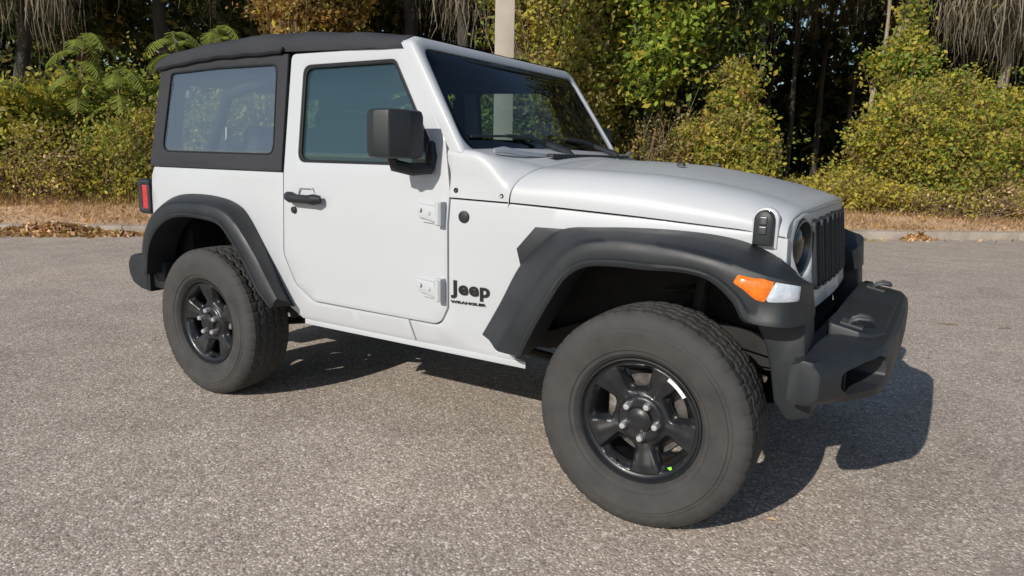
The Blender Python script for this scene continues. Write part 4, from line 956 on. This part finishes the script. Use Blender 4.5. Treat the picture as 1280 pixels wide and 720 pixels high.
bush('vine_mound', M_(905, 14.8), 14.8, [(0, 0, .8, .85, .7, .9), (.05, .1, 1.65, .50, .45, .8), (-.35, 0, 1.1, .6, .5, .6), (.45, 0, .9, .55, .5, .7), (.0, .1, 2.4, .22, .2, .5)], 'pointed yellow-green vine mound with a spire, behind the hood', [YG, OL, GN, BR, GO_], [5, 3, 2.2, 1.0, .5], n=1300, per=15, size=.06, tw=120, spread=.11)
bush('ground_vine', M_(1010, 14.6), 14.6, [(0, 0, .22, 1.3, .6, .32), (.9, -.1, .26, .9, .6, .34)], 'low yellow-green ground vine in front of the dark gap, behind the grille', [YG, OL, BR, YE], [4, 3, 2, .5], n=600, size=.05, tw=120, spread=.12)
bush('vine_mound', M_(1150, 15.2), 15.2, [(0, 0, .9, 1.5, .9, 1.25), (-.5, .2, 1.6, .8, .8, .9), (.9, .2, 1.5, 1.2, .9, 1.1), (.2, .2, 2.0, .7, .7, .75)], 'big yellow-green vine mound right of the dark gap', [YG, GN, OL, BR, GO_], [5.5, 2.6, 3, .8, .4], n=2600, per=15, size=.058, tw=300, spread=.12)
bush('vine_mound', M_(1275, 15.6), 15.6, [(0, 0, 1.0, 1.6, .9, 1.3), (.6, .2, 1.7, 1.3, .8, 1.0), (-.7, .1, 1.5, .9, .8, .9)], 'wide yellow-green vine mound running off the right edge', [YG, GN, OL, BR, GO_], [5, 2.6, 3, 1.3, .8], n=2300, per=15, size=.058, tw=300, spread=.12)
bush('vine_mound', M_(1420, 15.8), 15.8, [(0, 0, 1.0, 1.6, .9, 1.5)], 'dull green vine mound beyond the right edge of view', [GN, OL, YG], [3, 3, 2], n=700, size=.07)
bush('brush', M_(1200, 14.3), 14.3, [(0, 0, .25, 1.7, .35, .34), (1.4, .1, .3, 1.2, .35, .36), (-1.3, 0, .22, .9, .3, .3)], 'dry brown twigs at the foot of the big vine mound', [BR, OL, STRAW, YG], [2, 3, 1.4, 2.5], n=420, size=.04, tw=420)
bush('hanging_vine', M_(1105, 16.2), 16.2, [(-.1, 0, 3.1, .5, .4, .5), (.2, .1, 2.7, .55, .4, .5), (.1, .1, 3.9, .25, .25, .5)], 'green vine climbing the pale trunk above the big mound', [GN, YG, OL], [4, 3, 2], n=200, size=.075, tw=60, spread=.15)
bush('golden_vine', M_(385, 17), 17, [(0, 0, 4.6, 1.25, .7, 1.0), (.7, .1, 4.2, .8, .6, .7), (0, .4, 2.2, .9, .6, 1.9)], 'golden-tan leafed vine thicket above the middle of the soft top', [GO_, BR, YE, OL], [5, 2.5, 1, 1.6], n=1300, size=.085, tw=120, spread=.16)

# --- feathery saplings on the left
def fronds(s, d, label, stems):
    u, v = sv(s, d); o = empty('feathery_sapling', local(u, v)); tag(o, label, 'sapling', 'feathery saplings on the left')
    mb = MB(); k = 0
    for pts in stems:
        pp = cat([Vector(rel([(a, b_, c, 0, 0, 0)])[0][:3]) for a, b_, c in pts], 6); mb.tube(pp, [.022-.014*i/len(pp) for i in range(len(pp))], 6)
        tip = pp[-1]
        for j in range(13):
            an = j*2.4+random.uniform(0, .8); L_ = random.uniform(.6, 1.0); base_ = pp[-1-int(j*.6)]; dirv = Vector((math.cos(an), math.sin(an), random.uniform(.4, .8))).normalized()
            V = []; pts_ = []
            for i in range(22):
                t = i/21; p = base_+dirv*L_*t+Vector((0, 0, -.85*L_*t*t)); pts_.append(p)
            for i in range(2, 22):
                p = pts_[i]; tg_ = (pts_[i]-pts_[i-1]).normalized(); sd_ = tg_.cross(Vector((0, 0, 1))).normalized(); w_ = .20*math.sin(PI*min(1, (i+2)/23))**.6
                for sgn in (-1, 1):
                    q = p+sd_*sgn*w_+tg_*w_*.45+Vector((0, 0, -.05-.05*random.random())); n_ = tg_*.016
                    V.append([p-n_, p+n_, q+n_*.8, q-n_*.8])
            quads_mesh('frond', np.array([[tuple(a) for a in f] for f in V]), np.zeros(len(V)), [FERN], o)
    mb.build('stem', [TWIG], o)
    return o
fronds(M_(240, 14.0), 14.0, 'feathery light-green sapling rising above the rear of the soft top', [[(.3, 0, 0), (.1, 0, 1.5), (-.15, 0, 3.1)], [(.3, 0, 0), (.5, 0, 1.7), (.65, 0, 3.2)]])
fronds(M_(130, 13.6), 13.6, 'feathery light-green sapling leaning left of the soft top', [[(-.4, 0, .6), (-.3, 0, 1.7), (-.1, 0, 2.9)], [(.4, 0, .2), (.4, 0, 1.2), (.45, 0, 2.3)]])
fronds(M_(30, 13.0), 13.0, 'low feathery sapling over the yellow-green shrub at the far left', [[(0, 0, .2), (-.1, 0, 1.0), (-.3, 0, 2.0)]])

# --- trees at the edge of the wood
tree('young_tree', M_(800, 15.8), 15.8, 'bright-green leafed young tree above the hood, between thicket and vine mound', [(0, 0, 1.5), (-.15, 0, 3.2), (.1, 0, 5.5)], .09,
     [(-.3, -.2, 2.7, .75, .6, .8), (.3, 0, 3.8, .9, .8, .9), (-.5, 0, 4.6, .9, .8, .9), (.8, 0, 5.4, 1.2, 1, .9)], [BRT, GN, YG, DG, YE], [4, 3.5, 2, 1.6, .3], n=1100, per=14, size=.095, spread=.18)
tree('young_tree', M_(910, 17), 17, 'green tree with trailing leafy vines above the pointed vine mound', [(0, .4, 1.5), (.3, .4, 3.2), (.1, .4, 6)], .10,
     [(-.3, 0, 4.4, .9, .8, .8), (0, 0, 7.6, 2.4, 1.8, 1.4), (.7, 0, 5.2, 1.1, .8, .8), (-.6, 0, 3.2, .35, .3, .9), (.35, 0, 3.4, .25, .25, .9)], [GN, BRT, DG, YG], [4, 2, 3, 1.5], n=800, per=14, size=.09, msn=160, spread=.18)  # the highest crown blob is added above the view to shade the wood behind
tree('moss_tree', M_(1100, 18), 18, 'pale-trunked tree with grey moss left of the climbing vine', [(0, 0, 1.5), (-.15, 0, 3.2), (.1, 0, 5.2), (.2, 0, 8)], .20,
     [(.6, -1.4, 5.2, 1.0, .7, .6), (2.2, -.6, 5.4, 1.4, 1.0, .8), (.5, 0, 8, 2.5, 2, 1.5)], [OL, DG, BR, YG], [3, 3, 1.5, 1], n=700, size=.12, bark=BARKP, msn=2600, mossl=(.6, 1.9), mossz=3.4, mwd=.034, mosscl=130)
tree('moss_tree', M_(1215, 17.6), 17.6, 'moss-draped tree above the big vine mound on the right', [(0, 0, 1.5), (.25, 0, 3.2), (.1, 0, 5.2), (-.2, 0, 8)], .17,
     [(-.7, -.5, 5.5, 1.0, .8, .7), (.9, -.4, 5.3, 1.1, .8, .7), (0, 0, 7.5, 2.6, 2, 1.5)], [OL, YG, BR, DG], [3, 2.4, 2, 1.5], n=650, size=.10, bark=BARKP, msn=3400, mossl=(.5, 1.7), mossz=3.0, mwd=.032, mosscl=160)
tree('moss_tree', M_(1330, 18), 18, 'moss-hung tree at the right edge behind the widest mound', [(0, 0, 2), (.2, 0, 4.2), (0, 0, 8)], .2,
     [(-.6, -.5, 5.0, 1.3, 1.0, 1.0), (.8, 0, 7.5, 2.8, 2, 1.8)], [OL, BR, DG, YG], [3, 2, 2, 1], n=600, size=.11, bark=BARKP, msn=2400, mossl=(.5, 1.6), mossz=3.0, mosscl=120)
tree('slim_tree', M_(1076, 16.6), 16.6, 'thin pale crooked trunk at the right side of the dark gap', [(-.05, 0, 1.2), (-.12, 0, 2.3), (.06, 0, 3.6), (-.02, 0, 6)], .085,
     [(0, 0, 6.2, 1.2, 1, .8), (-1.2, 0, 8.2, 2.6, 1.8, 1.4)], [OL, DG], [2, 2], n=500, size=.11, bark=BARKP, msn=300, mossz=3.4, limbs=0)  # last blob: unseen high crown, added to throw shade into the gap
tree('moss_tree', M_(505, 19), 19, 'grey moss-covered trunk above the door, left of the post', [(0, 0, 2), (.2, 0, 4), (-.1, 0, 6.5), (0, 0, 9)], .26,
     [(0, 0, 7.6, 2.4, 1.8, 1.4), (-1.2, -.6, 6.4, 1.2, 1, .8), (1.4, -.4, 6.6, 1.2, 1, .9)], [DG, OL, BR], [4, 2, 1], n=600, size=.13, msn=1500, mossl=(.8, 2.2), mossz=4.4, mwd=.035)
tree('moss_tree', M_(585, 18.5), 18.5, 'moss-draped trunk just left of the concrete post', [(0, 0, 2), (-.2, 0, 4), (.1, 0, 6.5), (0, 0, 9)], .22,
     [(0, 0, 7.4, 2.2, 1.8, 1.4), (-.3, -.4, 5.6, .9, .7, .7), (1, -.4, 6.2, 1.0, .9, .9)], [DG, OL, BR], [4, 2, 1.5], n=600, size=.12, msn=1300, mossl=(.8, 2.0), mossz=4.0, mwd=.035)
tree('dark_tree', M_(40, 17.5), 17.5, 'dark moss-hung tree behind the far left shrub', [(0, 0, 2), (.3, 0, 4), (0, 0, 7), (0, 0, 10)], .2,
     [(0, 0, 7.2, 2.4, 2, 1.6), (-1.6, -.6, 5.4, 1.4, 1, .9), (1.2, -1.0, 5.6, 1.2, .9, .7)], [DG, OL], [5, 1.5], n=750, size=.13, msn=2600, mossl=(.7, 2.2), mossz=3.4, mwd=.036, mosscl=120)
tree('dark_tree', M_(230, 18.5), 18.5, 'dark tree behind the feathery saplings', [(0, 0, 2), (-.3, 0, 4), (0, 0, 7), (0, 0, 10)], .24,
     [(0, 0, 7.4, 2.4, 2, 1.6), (-.8, -1.0, 5.9, 1.3, 1, .7), (.9, 0, 5.2, 1.3, 1, .9)], [DG, OL, GN], [5, 1.5, 1], n=700, size=.13, msn=500, mossz=4.5)
tree('dark_tree', M_(330, 20), 20, 'dark tree behind the golden vine thicket', [(0, 0, 3), (0, 0, 7), (0, 0, 10)], .24,
     [(0, 0, 7.4, 2.6, 2, 1.8), (0, 0, 5.0, 1.8, 1, 1)], [DG, OL], [5, 1.5], n=600, size=.14)
tree('dark_tree', M_(700, 20), 20, 'dark tree standing behind the tall vine thicket', [(0, 0, 3), (0, 0, 7), (0, 0, 10)], .25,
     [(0, 0, 7.4, 2.6, 2, 1.8), (.6, 0, 4.6, 1.8, 1, 1.2), (1.5, 0, 2.6, 1.6, 1, 1.6)], [DG, OL, GN], [5, 1.5, 1], n=900, size=.14)
tree('dark_tree', M_(850, 21), 21, 'dark tree behind the bright-green young tree', [(0, 0, 3), (.3, 0, 7), (0, 0, 10)], .25,
     [(0, 0, 7.4, 2.6, 2, 1.8), (0, 0, 4.9, 1.6, 1, 1.2), (-.6, 0, 2.4, 1.4, 1, 1.6)], [DG, OL, GN], [5, 1.5, 1], n=900, size=.14)
# shadowed trunks in the gap; forward crown blob added out of view to shade them
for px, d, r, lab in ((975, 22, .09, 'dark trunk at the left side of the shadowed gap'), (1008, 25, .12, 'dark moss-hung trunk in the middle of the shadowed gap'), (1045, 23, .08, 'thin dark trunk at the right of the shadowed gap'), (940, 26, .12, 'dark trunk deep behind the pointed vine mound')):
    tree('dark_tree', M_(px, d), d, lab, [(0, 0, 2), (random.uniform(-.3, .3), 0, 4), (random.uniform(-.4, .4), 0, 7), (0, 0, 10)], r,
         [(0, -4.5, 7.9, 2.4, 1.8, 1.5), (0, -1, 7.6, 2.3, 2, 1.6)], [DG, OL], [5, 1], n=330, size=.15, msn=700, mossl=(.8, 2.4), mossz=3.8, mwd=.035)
for px, d, lab in ((-150, 19, 'tall dark tree out past the left edge'), (1480, 20, 'tall dark tree out past the right edge'), (120, 23, 'tall dark tree deep in the wood on the left'), (420, 24, 'tall dark tree deep in the wood above the soft top'), (620, 24, 'tall dark tree deep behind the post'),
                   (780, 26, 'tall dark tree deep behind the windshield'), (1180, 24, 'tall dark tree deep behind the big vine mound'), (1300, 25, 'tall dark tree deep behind the right edge of the wood')):
    tree('dark_tree', M_(px, d), d, lab, [(0, 0, 3), (.2, 0, 6), (0, 0, 11)], .26, [(0, 0, 8.6, 3.2, 2.4, 2.4), (0, .5, 5.2, 2.4, 1.6, 1.4)], [DG, OL], [5, 1.2], n=700, size=.17, spread=.35)
# the wood beyond
NW = 260000; C = np.stack([RNG.uniform(-34, 40, NW), RNG.uniform(27, 38, NW), RNG.uniform(0, 1, NW)], 1)
topz = 11.5+2.2*np.sin(C[:, 0]*.35)+1.3*np.sin(C[:, 0]*.93+1)
gap = np.zeros(len(C))
for gs, gw in ((13.4, .9), (15.4, .55), (22.5, .8)): gap = np.maximum(gap, np.exp(-((C[:, 0]-gs)/gw)**2))
C[:, 2] = (C[:, 2])*(topz-gap*(topz-5.2))
clump = np.sin(C[:, 0]*2.1+C[:, 2]*1.7)+np.sin(C[:, 0]*1.1-C[:, 2]*2.3+2)+RNG.normal(size=len(C))*.9
C = C[(clump > -.6) | (C[:, 2] < 4.2)]
W3 = np.array([tuple(P2(a, b_, c)) for a, b_, c in C]); tag(quads_mesh('distant_wood', leaves(W3, .21), RNG.choice(2, len(W3), p=[.8, .2]), [DG, OL]), kind='stuff')

# --- dry grass on the verge
n = 90000; U = RNG.uniform(-24, 20, n); Vv = RNG.random(n)**.8*3.4+.12; Vv -= .22*(RNG.random(n) < .04)
Z = np.array([gz(v, u) if v > .15 else .125 for u, v in zip(U, Vv)]); base_ = np.array([tuple(K(u, v)) for u, v in zip(U, Vv)]); base_[:, 2] = Z
h = RNG.uniform(.02, .085, n)*(1+.8*np.sin(U*1.9+Vv*2.1).clip(-.4, 1)); an = RNG.random(n)*2*PI; lean = np.stack([np.cos(an), np.sin(an), 0*an], 1)*(h*RNG.uniform(.4, 2.4, n))[:, None]
wv = np.stack([-np.sin(an), np.cos(an), 0*an], 1)*.006
tp = base_+lean+np.stack([0*h, 0*h, h], 1)
V = np.stack([base_-wv, base_+wv, tp+wv*.3, tp-wv*.3], 1)
tag(quads_mesh('dry_grass', V, RNG.choice(4, n, p=[.62, .22, .12, .04]), [STRAW, BR, GO_, OL]), kind='stuff')
n = 26000; U = RNG.uniform(-13, 9.5, n); Vv = RNG.uniform(1.7, 3.0, n)
Z = np.array([gz(v, u) for u, v in zip(U, Vv)]); base_ = np.array([tuple(K(u, v)) for u, v in zip(U, Vv)]); base_[:, 2] = Z
h = RNG.uniform(.12, .5, n)*np.where(U < -3, 1.0, .6)*(Vv-1.4); an = RNG.random(n)*2*PI; lean = np.stack([np.cos(an), np.sin(an), 0*an], 1)*(h*RNG.uniform(.1, .9, n))[:, None]
wv = np.stack([-np.sin(an), np.cos(an), 0*an], 1)*.006; tp = base_+lean+np.stack([0*h, 0*h, h], 1)
V = np.stack([base_-wv, base_+wv, tp+wv*.3, tp-wv*.3], 1)
tag(quads_mesh('tall_dry_grass', V, RNG.choice(4, n, p=[.4, .3, .15, .15]), [STRAW, BR, OL, YG]), kind='stuff')
# fallen leaves scattered on verge and lot edge
n = 2600; U = RNG.uniform(-20, 16, n); Vv = np.where(RNG.random(n) < .85, RNG.uniform(.1, 2.6, n), -np.abs(RNG.normal(0, .25, n)))
Z = np.array([gz(v, u)+.02 if v > .15 else (.145 if v > 0 else .012) for u, v in zip(U, Vv)]); B_ = np.array([tuple(K(u, v)) for u, v in zip(U, Vv)]); B_[:, 2] = Z+.01
tag(quads_mesh('leaf_litter', leaves(B_, .045, droop=0), RNG.choice(3, n), [BR, GO_, STRAW]), kind='stuff')
# the heaps of dead leaves against the kerb
DEAD = leafm('dead_leaf', (.48, .27, .13), .3)
def heap(u, v, L_, w_, h_, n, label):
    c = RNG.normal(size=(n, 3))*np.array([L_, w_, 0]); z = np.abs(h_*np.exp(-(c[:, 0]/L_)**2*.5-(c[:, 1]/w_)**2*.5))*RNG.random(n)+.01
    W = np.array([tuple(K(a, b_)-K(0, 0)) for a, b_ in c[:, :2]]); W[:, 2] = z
    o = quads_mesh('leaf_heap', leaves(W, .045, droop=0), RNG.choice(4, n, p=[.35, .3, .3, .05]), [DEAD, GO_, STRAW, OL]); o.location = K(u, v); tag(o, label, 'leaf heap', 'leaf heaps at the kerb'); return o
heap(-7.0, -.02, .55, .17, .17, 2600, 'long heap of brown dead leaves against the kerb on the left')
heap(-8.6, .05, .5, .2, .18, 1800, 'heap of dead leaves over the kerb at the far left edge')
heap(-6.0, -.15, .25, .08, .06, 500, 'small tail of dead leaves at the kerb near the rear bumper')
heap(7.05, .02, .16, .14, .14, 420, 'small clump of brown leaves over the kerb at the far right')
heap(5.3, -.28, .3, .09, .03, 260, 'thin scatter of brown leaves on the asphalt ahead of the front bumper')
# twigs and leaves lying on the asphalt
for s, d, an, L_, lab in ((M_(1200, 5.6), 5.6, .3, .16, 'short dark twig on the asphalt right of the front bumper'), (M_(1273, 5.5), 5.5, .1, .09, 'tiny twig on the asphalt at the right edge')):
    p = P2(s, d, .008); mb = MB(); dv = (HR*math.cos(an)-HF*math.sin(an))*L_; mb.tube([p-dv*.5, p+Vector((0, 0, .006))+dv*.1, p+dv*.5], [.003, .0055, .003], 6); tag(mb.build('twig', [TWIG]), lab, 'twig', 'twigs on the asphalt')
for (x, y, lab) in ((.42, -.60, 'small pale leaf on the asphalt in the shade beside the front tyre'), (.30, -.02, 'pale dry leaf on the asphalt under the front bumper')):
    mb = MB(); mb.add([(x-.02, y, .006), (x, y-.009, .012), (x+.024, y+.004, .008), (x+.002, y+.012, .014)], [(0, 1, 2, 3)]); tag(mb.build('fallen_leaf', [STRAW], smooth=0), lab, 'leaf', 'loose leaves on the asphalt')

# --- concrete post
po = MB(); u, v = sv(M_(625.5, 12.6), 12.6); a_ = .165
rows = []
for z, k in ((-.1, 1.04), (0, 1.04), (4, 1.0), (9.0, .82)):
    pr = rnd([(-a_*k, -a_*k), (a_*k, -a_*k), (a_*k, a_*k), (-a_*k, a_*k)], .02, 2); pr.append(pr[0]); rows.append([(HR*x+HF*y+Vector((0, 0, z))) for x, y in pr])
po.grid(rows)
POST = vary(mat('post_concrete', (.5, .42, .35), .85), 2.5, (.38, .325, .27), (.47, .41, .345), bmp=.3, bd=.003, bs=50)
p_ = po.build('post', [POST], smooth=40); p_.name = 'concrete_post'; p_.location = local(u, v); tag(p_, 'square beige concrete post rising behind the windshield', 'post')
